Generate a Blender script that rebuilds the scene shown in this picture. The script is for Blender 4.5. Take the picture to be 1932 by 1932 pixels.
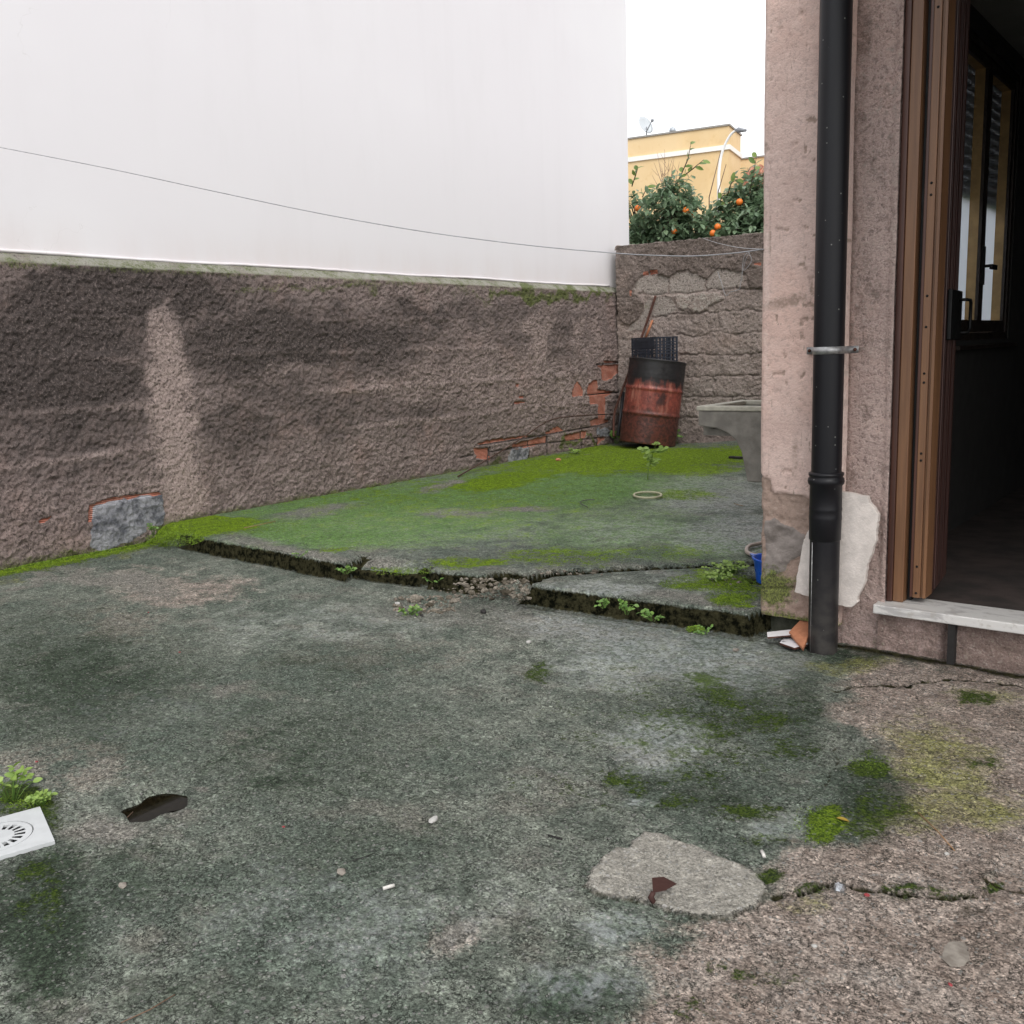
import bpy, math, random
import numpy as np
from mathutils import Matrix, Vector, Euler
for o in list(bpy.data.objects): bpy.data.objects.remove(o)
SC = bpy.context.scene
COL = SC.collection
random.seed(7); RNG = np.random.default_rng(7)
R = math.radians

# ------------------------------------------------------------------ camera
F = 1780.0; HC = 1.15                     # focal length in 1932ths of the frame, eye height
th = math.atan((966-665)/F); roll = R(2.0); yaw = R(39.0)
fw0 = np.array([0, math.cos(th), -math.sin(th)]); up0 = np.array([0, math.sin(th), math.cos(th)]); rt0 = np.array([1., 0, 0])
r2 = rt0*math.cos(roll)-up0*math.sin(roll); u2 = up0*math.cos(roll)+rt0*math.sin(roll)
RZ = np.array([[math.cos(yaw), -math.sin(yaw), 0], [math.sin(yaw), math.cos(yaw), 0], [0, 0, 1]])
RT, UP, FW = RZ@r2, RZ@u2, RZ@fw0
CAM = np.array([0, 0, HC])
cd = bpy.data.cameras.new('Camera'); cam = bpy.data.objects.new('Camera', cd); COL.objects.link(cam)
cd.sensor_width = 36; cd.lens = 36*F/1932; cd.clip_start = .05; cd.clip_end = 2000
cam.matrix_world = Matrix(((RT[0], UP[0], -FW[0], 0), (RT[1], UP[1], -FW[1], 0), (RT[2], UP[2], -FW[2], HC), (0, 0, 0, 1)))
SC.camera = cam

# ------------------------------------------------------------------ sky, sun, exposure
SUN_EL, SUN_AZ = 48, 128                   # azimuth clockwise from +Y
w = bpy.data.worlds.new('World'); SC.world = w; w.use_nodes = True
nt = w.node_tree; nt.nodes.clear()
sk = nt.nodes.new('ShaderNodeTexSky'); sk.sky_type = 'NISHITA'; sk.sun_disc = False
sk.sun_elevation = R(SUN_EL); sk.sun_rotation = R(SUN_AZ); sk.air_density = 1.0; sk.dust_density = 3.0; sk.ozone_density = 1.0
hs = nt.nodes.new('ShaderNodeHueSaturation'); hs.inputs['Saturation'].default_value = .16
bg = nt.nodes.new('ShaderNodeBackground'); bg.inputs['Strength'].default_value = .15
wo = nt.nodes.new('ShaderNodeOutputWorld')
mxw = nt.nodes.new('ShaderNodeMix'); mxw.data_type = 'RGBA'; mxw.inputs[0].default_value = .55
mxw.inputs[7].default_value = (7.4, 7.55, 7.9, 1)       # the even cloud layer
nt.links.new(sk.outputs[0], hs.inputs['Color']); nt.links.new(hs.outputs[0], mxw.inputs[6])
nt.links.new(mxw.outputs[2], bg.inputs[0]); nt.links.new(bg.outputs[0], wo.inputs[0])
sd_ = bpy.data.lights.new('Sun', 'SUN'); sd_.energy = .9; sd_.angle = R(35); sd_.color = (1, .96, .9)
so = bpy.data.objects.new('Sun', sd_); COL.objects.link(so)
sv = Vector((math.sin(R(SUN_AZ))*math.cos(R(SUN_EL)), math.cos(R(SUN_AZ))*math.cos(R(SUN_EL)), math.sin(R(SUN_EL))))
so.rotation_euler = sv.to_track_quat('Z', 'Y').to_euler(); so.location = (0, 0, 15)
SC.view_settings.view_transform = 'Standard'; SC.view_settings.look = 'None'
SC.view_settings.exposure = 0.7; SC.view_settings.gamma = 1
SC.render.resolution_x = 1024; SC.render.resolution_y = 1024

# ------------------------------------------------------------------ measuring helpers: a point seen in the photo, on a real plane of the yard
def ray(x, y): return FW*F+RT*(x-966)-UP*(y-966)
def atz(x, y, z=0.): d = ray(x, y); return CAM+d*((z-HC)/d[2])
def atX(x, y, X): d = ray(x, y); return CAM+d*(X/d[0])
def atY(x, y, Y): d = ray(x, y); return CAM+d*(Y/d[1])
def atP(x, y, P, n):
    d = ray(x, y); return CAM+d*(((np.array(P)-CAM)@np.array(n))/(d@np.array(n)))
def proj(V):
    d = V-CAM; z = d@FW; z = np.where(z < .2, np.nan, z)
    px = np.nan_to_num(966+F*(d@RT)/z, nan=-9999); py = np.nan_to_num(966-F*(d@UP)/z, nan=-9999)
    return px, py

# ------------------------------------------------------------------ numpy noise
def _h(ix, iy, s):
    h = (ix.astype(np.int64)*374761393+iy.astype(np.int64)*668265263+s*974634777) & 0xffffffff
    h = ((h ^ (h >> 13))*1274126177) & 0xffffffff
    return ((h ^ (h >> 16)) & 0xffff)/65535.
def vn(x, y, s=0):
    ix, iy = np.floor(x), np.floor(y); fx, fy = x-ix, y-iy
    fx = fx*fx*(3-2*fx); fy = fy*fy*(3-2*fy)
    return (_h(ix, iy, s)*(1-fx)+_h(ix+1, iy, s)*fx)*(1-fy)+(_h(ix, iy+1, s)*(1-fx)+_h(ix+1, iy+1, s)*fx)*fy
def fbm(x, y, sc, oc=4, s=0, g=.5):
    r = 0; a = 1; t = 0
    for k in range(oc): r = r+a*vn(x*sc+17.3*k, y*sc-9.1*k, s+k); t += a; a *= g; sc *= 2.03
    return r/t
def sst(a, b, x): t = np.clip((x-a)/(b-a), 0, 1); return t*t*(3-2*t)
def polysd(px, py, poly):
    """signed distance, positive inside"""
    P = np.array(poly, float)[:, :2]; d = np.full(px.shape, 1e18); ins = np.zeros(px.shape, bool)
    for i in range(len(P)):
        a, b = P[i], P[(i+1) % len(P)]; e = b-a
        t = np.clip(((px-a[0])*e[0]+(py-a[1])*e[1])/(e@e+1e-12), 0, 1)
        d = np.minimum(d, (px-a[0]-t*e[0])**2+(py-a[1]-t*e[1])**2)
        if a[1] != b[1]:
            c = ((a[1] > py) != (b[1] > py)) & (px < (b[0]-a[0])*(py-a[1])/(b[1]-a[1])+a[0]); ins ^= c
    d = np.sqrt(d); return np.where(ins, d, -d)
def lined(px, py, pts):
    d = np.full(px.shape, 1e18)
    for a, b in zip(pts[:-1], pts[1:]):
        a = np.array(a[:2], float); b = np.array(b[:2], float); e = b-a
        t = np.clip(((px-a[0])*e[0]+(py-a[1])*e[1])/(e@e+1e-12), 0, 1)
        d = np.minimum(d, (px-a[0]-t*e[0])**2+(py-a[1]-t*e[1])**2)
    return np.sqrt(d)
def blob(px, py, cx, cy, rx, ry, v=1., soft=.8, ang=0):
    c, s = math.cos(R(ang)), math.sin(R(ang)); x, y = px-cx, py-cy
    d = np.sqrt(((x*c+y*s)/rx)**2+((-x*s+y*c)/ry)**2)
    return v*np.clip((1.25-d)/soft, 0, 1)

# ------------------------------------------------------------------ object helpers
ORG = {}
def tag(o, label=None, cat=None, group=None, kind=None):
    if label: o['label'] = label
    if cat: o['category'] = cat
    if group: o['group'] = group
    if kind: o['kind'] = kind
    return o
def empty(name, loc, label=None, cat=None, group=None):
    o = bpy.data.objects.new(name, None); COL.objects.link(o); o.location = tuple(loc); o.empty_display_size = .1
    ORG[o.name] = np.array(loc, float); return tag(o, label, cat, group)
def link(name, me, m, parent):
    if m: me.materials.append(m)
    o = bpy.data.objects.new(name, me); COL.objects.link(o)
    if parent: o.parent = parent; ORG[o.name] = ORG[parent.name]
    else: ORG[o.name] = np.zeros(3)
    return o
class MB:
    def __init__(s): s.v = []; s.f = []; s.sm = []
    def add(s, vs, fs, smooth=False, M=None):
        n = len(s.v)
        for p in vs:
            p = Vector(p)
            if M is not None: p = M@p
            s.v.append(tuple(p))
        s.f += [tuple(i+n for i in f) for f in fs]; s.sm += [smooth]*len(fs); return s
    def box(s, a, b, M=None, bev=0.):
        x0, y0, z0 = a; x1, y1, z1 = b
        if bev <= 0:
            vs = [(x, y, z) for z in (z0, z1) for y in (y0, y1) for x in (x0, x1)]
            return s.add(vs, [(0, 2, 3, 1), (4, 5, 7, 6), (0, 1, 5, 4), (2, 6, 7, 3), (0, 4, 6, 2), (1, 3, 7, 5)], M=M)
        import bmesh
        bm = bmesh.new(); bmesh.ops.create_cube(bm, size=1)
        for v in bm.verts: v.co = Vector(((x0+x1)/2+v.co.x*(x1-x0), (y0+y1)/2+v.co.y*(y1-y0), (z0+z1)/2+v.co.z*(z1-z0)))
        bmesh.ops.bevel(bm, geom=bm.edges[:], offset=bev, segments=2, affect='EDGES', profile=.5)
        bm.verts.index_update(); vs = [v.co.copy() for v in bm.verts]; fs = [[v.index for v in f.verts] for f in bm.faces]; bm.free()
        return s.add(vs, fs, M=M)
    def tube(s, pts, rad, n=8, caps=True, M=None):
        pts = [Vector(tuple(p)) for p in pts]; k = len(pts)
        rad = [rad]*k if not hasattr(rad, '__len__') else rad
        vs = []; fs = []; u = None
        for i, p in enumerate(pts):
            t = (pts[min(i+1, k-1)]-pts[max(i-1, 0)])
            t = t.normalized() if t.length > 1e-9 else Vector((0, 0, 1))
            if u is None:
                u = t.orthogonal().normalized()
            else:
                u = (u-t*u.dot(t)); u = u.normalized() if u.length > 1e-6 else t.orthogonal().normalized()
            v = t.cross(u)
            for j in range(n):
                a = 2*math.pi*j/n; vs.append(p+(u*math.cos(a)+v*math.sin(a))*rad[i])
        for i in range(k-1):
            for j in range(n):
                a = i*n+j; b = i*n+(j+1) % n; fs.append((a, b, b+n, a+n))
        if caps: fs += [tuple(range(n))[::-1], tuple(range((k-1)*n, k*n))]
        return s.add(vs, fs, True, M)
    def lathe(s, prof, n=40, M=None, smooth=True):
        vs = []; fs = []; k = len(prof)
        for r, z in prof:
            for j in range(n):
                a = 2*math.pi*j/n; vs.append((r*math.cos(a), r*math.sin(a), z))
        for i in range(k-1):
            for j in range(n):
                a = i*n+j; b = i*n+(j+1) % n; fs.append((a, b, b+n, a+n))
        return s.add(vs, fs, smooth, M)
    def prism(s, poly, h, M=None):
        n = len(poly); vs = [(x, y, 0) for x, y in poly]+[(x, y, h) for x, y in poly]
        fs = [tuple(range(n))[::-1], tuple(range(n, 2*n))]+[(i, (i+1) % n, (i+1) % n+n, i+n) for i in range(n)]
        return s.add(vs, fs, M=M)
    def ico(s, c, r, M=None, jit=.0, rnd=random, sub=1, sc=(1, 1, 1)):
        import bmesh
        bm = bmesh.new(); bmesh.ops.create_icosphere(bm, subdivisions=sub, radius=r)
        vs = [Vector((v.co.x*sc[0], v.co.y*sc[1], v.co.z*sc[2]))*(1+rnd.uniform(-jit, jit))+Vector(tuple(c)) for v in bm.verts]
        fs = [[v.index for v in f.verts] for f in bm.faces]; bm.free(); return s.add(vs, fs, jit == 0, M)
    def build(s, name, m, parent=None, bevel=0):
        o0 = ORG[parent.name] if parent else np.zeros(3)
        me = bpy.data.meshes.new(name); me.from_pydata([tuple(np.array(v)-o0) for v in s.v], [], s.f)
        me.polygons.foreach_set('use_smooth', s.sm); me.update()
        o = link(name, me, m, parent)
        if bevel:
            b = o.modifiers.new('Bevel', 'BEVEL'); b.width = bevel; b.segments = 2; b.limit_method = 'ANGLE'; b.angle_limit = R(40)
        return o
def grid(name, V, nu, nv, m, parent=None, attrs=None, flip=False):
    """V (nv*nu,3) row-major"""
    V = np.array(V, np.float64)
    if parent: V = V-ORG[parent.name]
    i = np.arange(nv-1)[:, None]*nu+np.arange(nu-1)[None, :]; i = i.ravel()
    q = np.stack([i, i+1, i+nu+1, i+nu], 1)
    if flip: q = q[:, ::-1]
    me = bpy.data.meshes.new(name); me.vertices.add(len(V)); me.vertices.foreach_set('co', V.astype(np.float32).ravel())
    me.loops.add(q.size); me.loops.foreach_set('vertex_index', q.ravel().astype(np.int32))
    me.polygons.add(len(q)); me.polygons.foreach_set('loop_start', np.arange(0, q.size, 4, dtype=np.int32))
    me.polygons.foreach_set('use_smooth', np.ones(len(q), bool)); me.update(calc_edges=True)
    for k, a in (attrs or {}).items():
        at = me.attributes.new(k, 'FLOAT_COLOR', 'POINT')
        c = np.ones((len(V), 4), np.float32); c[:, :3] = np.clip(np.stack(a, 1), 0, 1); at.data.foreach_set('color', c.ravel())
    return link(name, me, m, parent)

# ------------------------------------------------------------------ node helpers
class NT:
    def __init__(s, name):
        s.m = bpy.data.materials.new(name); s.m.use_nodes = True; s.t = s.m.node_tree; s.t.nodes.clear()
        s.out = s.n('ShaderNodeOutputMaterial'); s.b = s.n('ShaderNodeBsdfPrincipled'); s.t.links.new(s.b.outputs[0], s.out.inputs[0])
        tc = s.n('ShaderNodeTexCoord'); s.P = tc.outputs['Object']
    def n(s, t): return s.t.nodes.new(t)
    def l(s, a, b):
        if hasattr(a, 'links') or isinstance(a, bpy.types.NodeSocket): s.t.links.new(a, b)
        else:
            if isinstance(a, (int, float)) and b.type == 'RGBA': a = (a, a, a, 1)
            if isinstance(a, tuple) and len(a) == 3 and b.type == 'RGBA': a = a+(1,)
            b.default_value = a
    def set(s, **k):
        for a, v in k.items(): s.l(v, s.b.inputs[a.replace('_', ' ')])
    def map(s, sc=(1, 1, 1), loc=(0, 0, 0), rot=(0, 0, 0), v=None):
        m = s.n('ShaderNodeMapping'); s.l(v or s.P, m.inputs[0]); m.inputs['Scale'].default_value = sc; m.inputs['Location'].default_value = loc; m.inputs['Rotation'].default_value = rot; return m.outputs[0]
    def noise(s, sc, det=3, ro=.55, v=None, dist=0):
        n = s.n('ShaderNodeTexNoise'); s.l(v or s.P, n.inputs['Vector']); n.inputs['Scale'].default_value = sc; n.inputs['Detail'].default_value = det; n.inputs['Roughness'].default_value = ro; n.inputs['Distortion'].default_value = dist; return n.outputs[0]
    def vor(s, sc, v=None, feat='F1', out='Distance'):
        n = s.n('ShaderNodeTexVoronoi'); n.feature = feat; s.l(v or s.P, n.inputs['Vector']); n.inputs['Scale'].default_value = sc; return n.outputs[out]
    def wave(s, sc, dirn='Z', dist=0, v=None, det=0):
        n = s.n('ShaderNodeTexWave'); n.bands_direction = dirn; s.l(v or s.P, n.inputs[0]); n.inputs['Scale'].default_value = sc; n.inputs['Distortion'].default_value = dist; n.inputs['Detail'].default_value = det; return n.outputs['Fac']
    def math(s, op, a, b=0., c=None, clamp=False):
        n = s.n('ShaderNodeMath'); n.operation = op; n.use_clamp = clamp; s.l(a, n.inputs[0]); s.l(b, n.inputs[1])
        if c is not None: s.l(c, n.inputs[2])
        return n.outputs[0]
    def mr(s, x, a, b, c=0., d=1., sm=True):
        n = s.n('ShaderNodeMapRange'); n.interpolation_type = 'SMOOTHSTEP' if sm else 'LINEAR'
        for i, q in enumerate((x, a, b, c, d)): s.l(q, n.inputs[i])
        return n.outputs[0]
    def mix(s, f, a, b, bl='MIX'):
        n = s.n('ShaderNodeMix'); n.data_type = 'RGBA'; n.blend_type = bl; s.l(f, n.inputs[0]); s.l(a, n.inputs[6]); s.l(b, n.inputs[7]); return n.outputs[2]
    def fmix(s, f, a, b):
        n = s.n('ShaderNodeMix'); n.data_type = 'FLOAT'; s.l(f, n.inputs[0]); s.l(a, n.inputs[2]); s.l(b, n.inputs[3]); return n.outputs[0]
    def attr(s, name):
        n = s.n('ShaderNodeAttribute'); n.attribute_name = name; q = s.n('ShaderNodeSeparateColor'); s.l(n.outputs['Color'], q.inputs[0]); return q.outputs
    def sep(s, v=None):
        n = s.n('ShaderNodeSeparateXYZ'); s.l(v or s.P, n.inputs[0]); return n.outputs
    def bump(s, h, st=.5, d=.01, nrm=None):
        n = s.n('ShaderNodeBump'); n.inputs['Strength'].default_value = st; n.inputs['Distance'].default_value = d; s.l(h, n.inputs['Height'])
        if nrm: s.l(nrm, n.inputs['Normal'])
        return n.outputs[0]
def E_(T, n, k=2.3): return T.math('MULTIPLY_ADD', T.math('SUBTRACT', n, .5), k, .5, clamp=True)
def brk(T, mask, n, k=.9, s=2.5):
    """break a smooth mask up with a noise"""
    return T.math('MULTIPLY_ADD', T.math('ADD', T.math('MULTIPLY_ADD', T.math('SUBTRACT', n, .5), k, mask), -.5), s, .5, clamp=True)
def simple(name, col, rough=.6, metal=0, var=.25, sc=20, col2=None, bump=.0, bsc=60, bd=.004, spec=.5):
    T = NT(name); n = T.noise(sc, 4, .6)
    c2 = col2 or tuple(c*(1-var) for c in col)
    T.set(Base_Color=T.mix(T.mr(n, .3, .7), col, c2), Roughness=T.mr(n, .3, .7, rough*.85, min(1, rough*1.1)), Metallic=metal)
    T.b.inputs['Specular IOR Level'].default_value = spec
    if bump: T.set(Normal=T.bump(T.noise(bsc, 4, .6), bump, bd))
    return T.m

# ------------------------------------------------------------------ concrete ground material
def ground_mat():
    T = NT('yard_concrete'); mul = lambda x, y: T.math('MULTIPLY', x, y); inv = lambda x: T.math('SUBTRACT', 1., x)
    a = T.attr('ma'); b = T.attr('mb'); c = T.attr('mc')
    r3 = T.noise(34, 5, .68); r4 = T.noise(85, 5, .76); r5 = T.noise(210, 3, .7); r6 = T.noise(20, 6, .74)
    n1 = E_(T, T.noise(1.6, 5, .62)); n2 = E_(T, T.noise(7, 6, .70)); n3 = E_(T, r3); n4 = E_(T, r4, 2.6); n5 = E_(T, r5, 2.2)
    nm = E_(T, T.noise(3.2, 6, .66, v=T.map((1, 1.6, 1), rot=(0, 0, .5))))
    fine = T.math('ADD', mul(n3, .45), mul(n4, .55)); mid = T.math('ADD', mul(n2, .5), mul(fine, .5))
    base = T.mix(T.mr(n2, .2, .8), (.178, .205, .172), (.375, .40, .345))
    base = T.mix(T.mr(n1, .35, .75, 0, .65), base, (.15, .19, .155))
    base = T.mix(T.mr(nm, .55, .9, 0, .5), base, (.37, .335, .295))
    pinkc = T.mix(T.mr(n2, .2, .8), (.43, .34, .295), (.62, .515, .46))
    pinkc = T.mix(T.mr(n3, .5, .95, 0, .7), pinkc, (.30, .225, .185)); pinkc = T.mix(T.mr(nm, .5, 1, 0, .5), pinkc, (.47, .43, .40))
    base = T.mix(brk(T, b[0], mid, 1.5, 2.0), base, pinkc)
    patch = T.mr(c[0], .9, .98)
    base = T.mix(mul(brk(T, c[0], fine, .9, 1.6), T.mr(c[0], .05, .2)), base, T.mix(n3, (.29, .27, .24), (.42, .395, .36)))
    base = T.mix(mul(brk(T, a[1], mid, 1.6, 2.0), T.mr(a[1], .02, .2)), base, T.mix(n3, (.036, .056, .036), (.095, .128, .088)))
    base = T.mix(mul(mul(brk(T, c[1], mid, 1.1, 1.7), .94), T.mr(c[1], .02, .2)), base, T.mix(n3, (.125, .27, .06), (.27, .46, .135)))
    base = T.mix(mul(mul(brk(T, b[1], mid, 1.5, 1.8), .85), T.mr(b[1], .02, .2)), base, T.mix(n4, (.27, .28, .075), (.44, .43, .16)))
    # grit: log-normal grain at three sizes, relief shade carried in the colour too
    q = T.fmix(patch, 1., .6)
    gA = T.noise(150, 2, .6); gB = T.noise(62, 2, .6); gC = T.noise(21, 4, .65)
    g = T.math('ADD', mul(T.math('SUBTRACT', gA, .5), 3.9), T.math('ADD', mul(T.math('SUBTRACT', gB, .5), 2.5), mul(T.math('SUBTRACT', gC, .5), 2.0)))
    g = mul(g, T.fmix(c[1], q, .62)); gm = T.math('MINIMUM', T.math('POWER', 2., g), 2.6)
    cg = T.n('ShaderNodeCombineColor'); [T.l(gm, cg.inputs[k]) for k in range(3)]
    base = T.mix(1., base, cg.outputs[0], 'MULTIPLY')
    base = T.mix(mul(mul(T.mr(r4, .43, .39), .75), q), base, T.mix(.8, base, (.012, .014, .012)))
    w1 = T.noise(48, 3, .6); w2 = T.noise(90, 3, .6, v=T.map((1, 1, 1), loc=(3.1, 7.7, 0)))
    ln1 = mul(T.mr(T.math('ABSOLUTE', T.math('SUBTRACT', w1, .5)), .030, .010), T.mr(gC, .45, .55)); ln2 = mul(T.mr(T.math('ABSOLUTE', T.math('SUBTRACT', w2, .5)), .034, .012), T.mr(r6, .46, .55))
    base = T.mix(mul(mul(T.math('MAXIMUM', ln1, ln2), .82), q), base, (.016, .018, .014))
    base = T.mix(1., base, (.90, .91, .88), 'MULTIPLY')
    vd = T.vor(120); vs = T.sep(T.vor(120, out='Color')); vd2 = T.vor(52); vs2 = T.sep(T.vor(52, out='Color'))
    peb = mul(T.mr(vd, .42, .32), T.mr(vs[0], .80, .82)); peb2 = mul(T.mr(T.math('ADD', vd2, mul(n4, .14)), .36, .30), T.mr(vs2[1], .90, .91))
    soft = inv(mul(a[1], .5))
    base = T.mix(mul(mul(peb, .75), soft), base, T.mix(vs[1], (.24, .245, .235), (.50, .485, .45)))
    base = T.mix(mul(mul(peb2, .7), soft), base, T.mix(vs2[0], (.26, .255, .235), (.50, .48, .46)))
    # moss
    mf = mul(brk(T, a[0], T.math('ADD', mul(n2, .4), mul(fine, .6)), 1.7, 3.4), T.mr(a[0], .02, .2))
    moss = T.mix(T.mr(gA, .35, .68), (.08, .16, .004), (.42, .62, .022)); moss = T.mix(T.mr(r3, .5, .40, 0, .6), moss, (.06, .105, .010)); dmoss = T.mix(T.mr(gA, .35, .68), (.028, .055, .010), (.12, .185, .02)); moss = T.mix(c[2], dmoss, moss)
    base = T.mix(mul(mf, .96), base, moss)
    vf = T.vor(62); vfs = T.sep(T.vor(62, out='Color'))
    fl = mul(mul(T.mr(vf, .27, .2), T.mr(vfs[2], .72, .76)), T.math('MAXIMUM', c[1], mul(a[0], .4)))
    base = T.mix(mul(fl, .85), base, (.58, .59, .48))
    dirt = brk(T, b[2], n3, .22, 2.2)
    base = T.mix(dirt, base, T.mix(T.mr(r3, .38, .62), (.006, .007, .004), (.062, .058, .030)))
    wet = mul(brk(T, a[2], n2, .8, 1.8), T.mr(a[2], .02, .2))
    base = T.mix(mul(wet, .30), base, T.mix(.7, base, (.02, .026, .028)))
    ro = T.fmix(wet, T.fmix(mf, .58, .95), .42); ro = T.fmix(dirt, ro, 1.)
    T.set(Base_Color=base, Roughness=ro)
    T.l(T.fmix(dirt, .16, .02), T.b.inputs['Specular IOR Level'])
    wet_sheen = mul(mul(wet, inv(dirt)), mul(T.mr(r6, .42, .56, .05, 1.), inv(mul(mf, .8)))); wet_sheen = mul(wet_sheen, T.mr(gB, .36, .54, .1, 1.))
    base = T.mix(mul(wet_sheen, .27), base, (.45, .485, .50)); T.set(Base_Color=base)  # pale sky sheen of the wet floor painted into the base colour
    T.l(wet_sheen, T.b.inputs['Coat Weight']); T.b.inputs['Coat Roughness'].default_value = .36; T.b.inputs['Coat IOR'].default_value = 1.7
    T.l(T.bump(T.math('ADD', mul(n4, .4), n3), .30, .006), T.b.inputs['Coat Normal'])
    h = T.math('ADD', mul(r4, 1.6), mul(r5, .5)); h = T.math('SUBTRACT', h, mul(T.math('MAXIMUM', ln1, ln2), .5)); h = T.math('ADD', h, mul(r3, 2.6))
    h = T.math('ADD', h, mul(peb, .15)); h = T.math('ADD', h, mul(peb2, .35)); h = T.math('ADD', h, mul(mf, mul(n4, .8)))
    st = T.n('ShaderNodeBump'); st.inputs['Distance'].default_value = .012; T.l(h, st.inputs['Height']); T.l(mul(T.fmix(wet, 1., .6), q), st.inputs['Strength'])
    T.set(Normal=st.outputs[0]); return T.m

# plaster / rough render with masks  wa=(light, brick, cement)  wb=(dark, moss, cream)
def render_mat(name, base1, base2, darkc, lightc, brick_axis='Z', gscale=1., bst=.9, fine=.5, cc1=(.105, .11, .125), cc2=(.36, .36, .385)):
    T = NT(name); a = T.attr('wa'); b = T.attr('wb'); mul = lambda x, y: T.math('MULTIPLY', x, y)
    r3 = T.noise(52*gscale, 5, .72); r4 = T.noise(135*gscale, 4, .72); r2 = T.noise(9, 7, .72)
    n1 = E_(T, T.noise(2.2, 5, .6)); n2 = E_(T, r2); n3 = E_(T, r3); n4 = E_(T, r4); n23 = T.math('ADD', mul(n2, .5), mul(n3, .5))
    col = T.mix(T.mr(n2, .15, .85), base1, base2); col = T.mix(T.mr(n1, .55, .95, 0, .4), col, tuple(c*k for c, k in zip(base2, (1.1, .95, .88))))
    dk = mul(brk(T, T.math('ADD', b[0], mul(T.mr(b[0], .9, 1.), .6)), n23, 1.9, 2.0), T.mr(b[0], .02, .25)); dk = T.math('MAXIMUM', dk, T.mr(b[0], .90, .97))
    col = T.mix(mul(dk, .88), col, darkc)
    col = T.mix(mul(mul(brk(T, a[0], n23, 1.1, 1.6), .9), T.mr(a[0], .02, .25)), col, lightc)
    col = T.mix(mul(T.mr(r3, .46, .39), fine*.80), col, T.mix(.85, col, (.012, .010, .009)))
    col = T.mix(mul(T.mr(r4, .45, .39), fine*.60), col, T.mix(.8, col, (.02, .017, .015)))
    col = T.mix(mul(T.mr(r3, .55, .62), fine*.45), col, T.mix(.5, col, tuple(min(1, k*1.9) for k in base2)))
    col = T.mix(mul(T.mr(r4, .57, .64), fine*.50), col, T.mix(.5, col, tuple(min(1, k*2.1) for k in base2)))
    col = T.mix(mul(mul(brk(T, b[2], n23, 1., 2.), .9), T.mr(b[2], .02, .25)), col, T.mix(n3, (.34, .33, .27), (.50, .49, .43)))
    bk = T.mr(a[1], .42, .58)
    gz = T.wave(26, brick_axis, .3, det=1)
    bc = T.mix(T.mr(gz, .15, .5), (.30, .10, .065), (.50, .20, .135)); bc = T.mix(T.mr(n2, .4, .8, 0, .5), bc, (.50, .28, .22)); bc = T.mix(T.mr(r3, .5, .4, 0, .5), bc, (.22, .10, .08))
    col = T.mix(bk, col, bc)
    ce = T.mr(a[2], .42, .58)
    cc = T.mix(T.mr(n2, .2, .7), cc1, cc2); col = T.mix(ce, col, cc)
    ms = mul(brk(T, b[1], n23, 1.4, 2.4), T.mr(b[1], .02, .25))
    col = T.mix(mul(ms, .88), col, T.mix(T.mr(r4, .4, .62), (.030, .045, .008), (.17, .21, .035)))
    T.set(Base_Color=col, Roughness=.88); T.b.inputs['Specular IOR Level'].default_value = .3
    h = T.math('ADD', mul(r3, 2.4), mul(r4, 1.1))
    sm = T.math('SUBTRACT', 1., mul(bk, .9)); h = mul(h, sm); h = T.math('ADD', h, mul(mul(bk, gz), .5))
    T.set(Normal=T.bump(h, bst, .012)); return T.m

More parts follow.
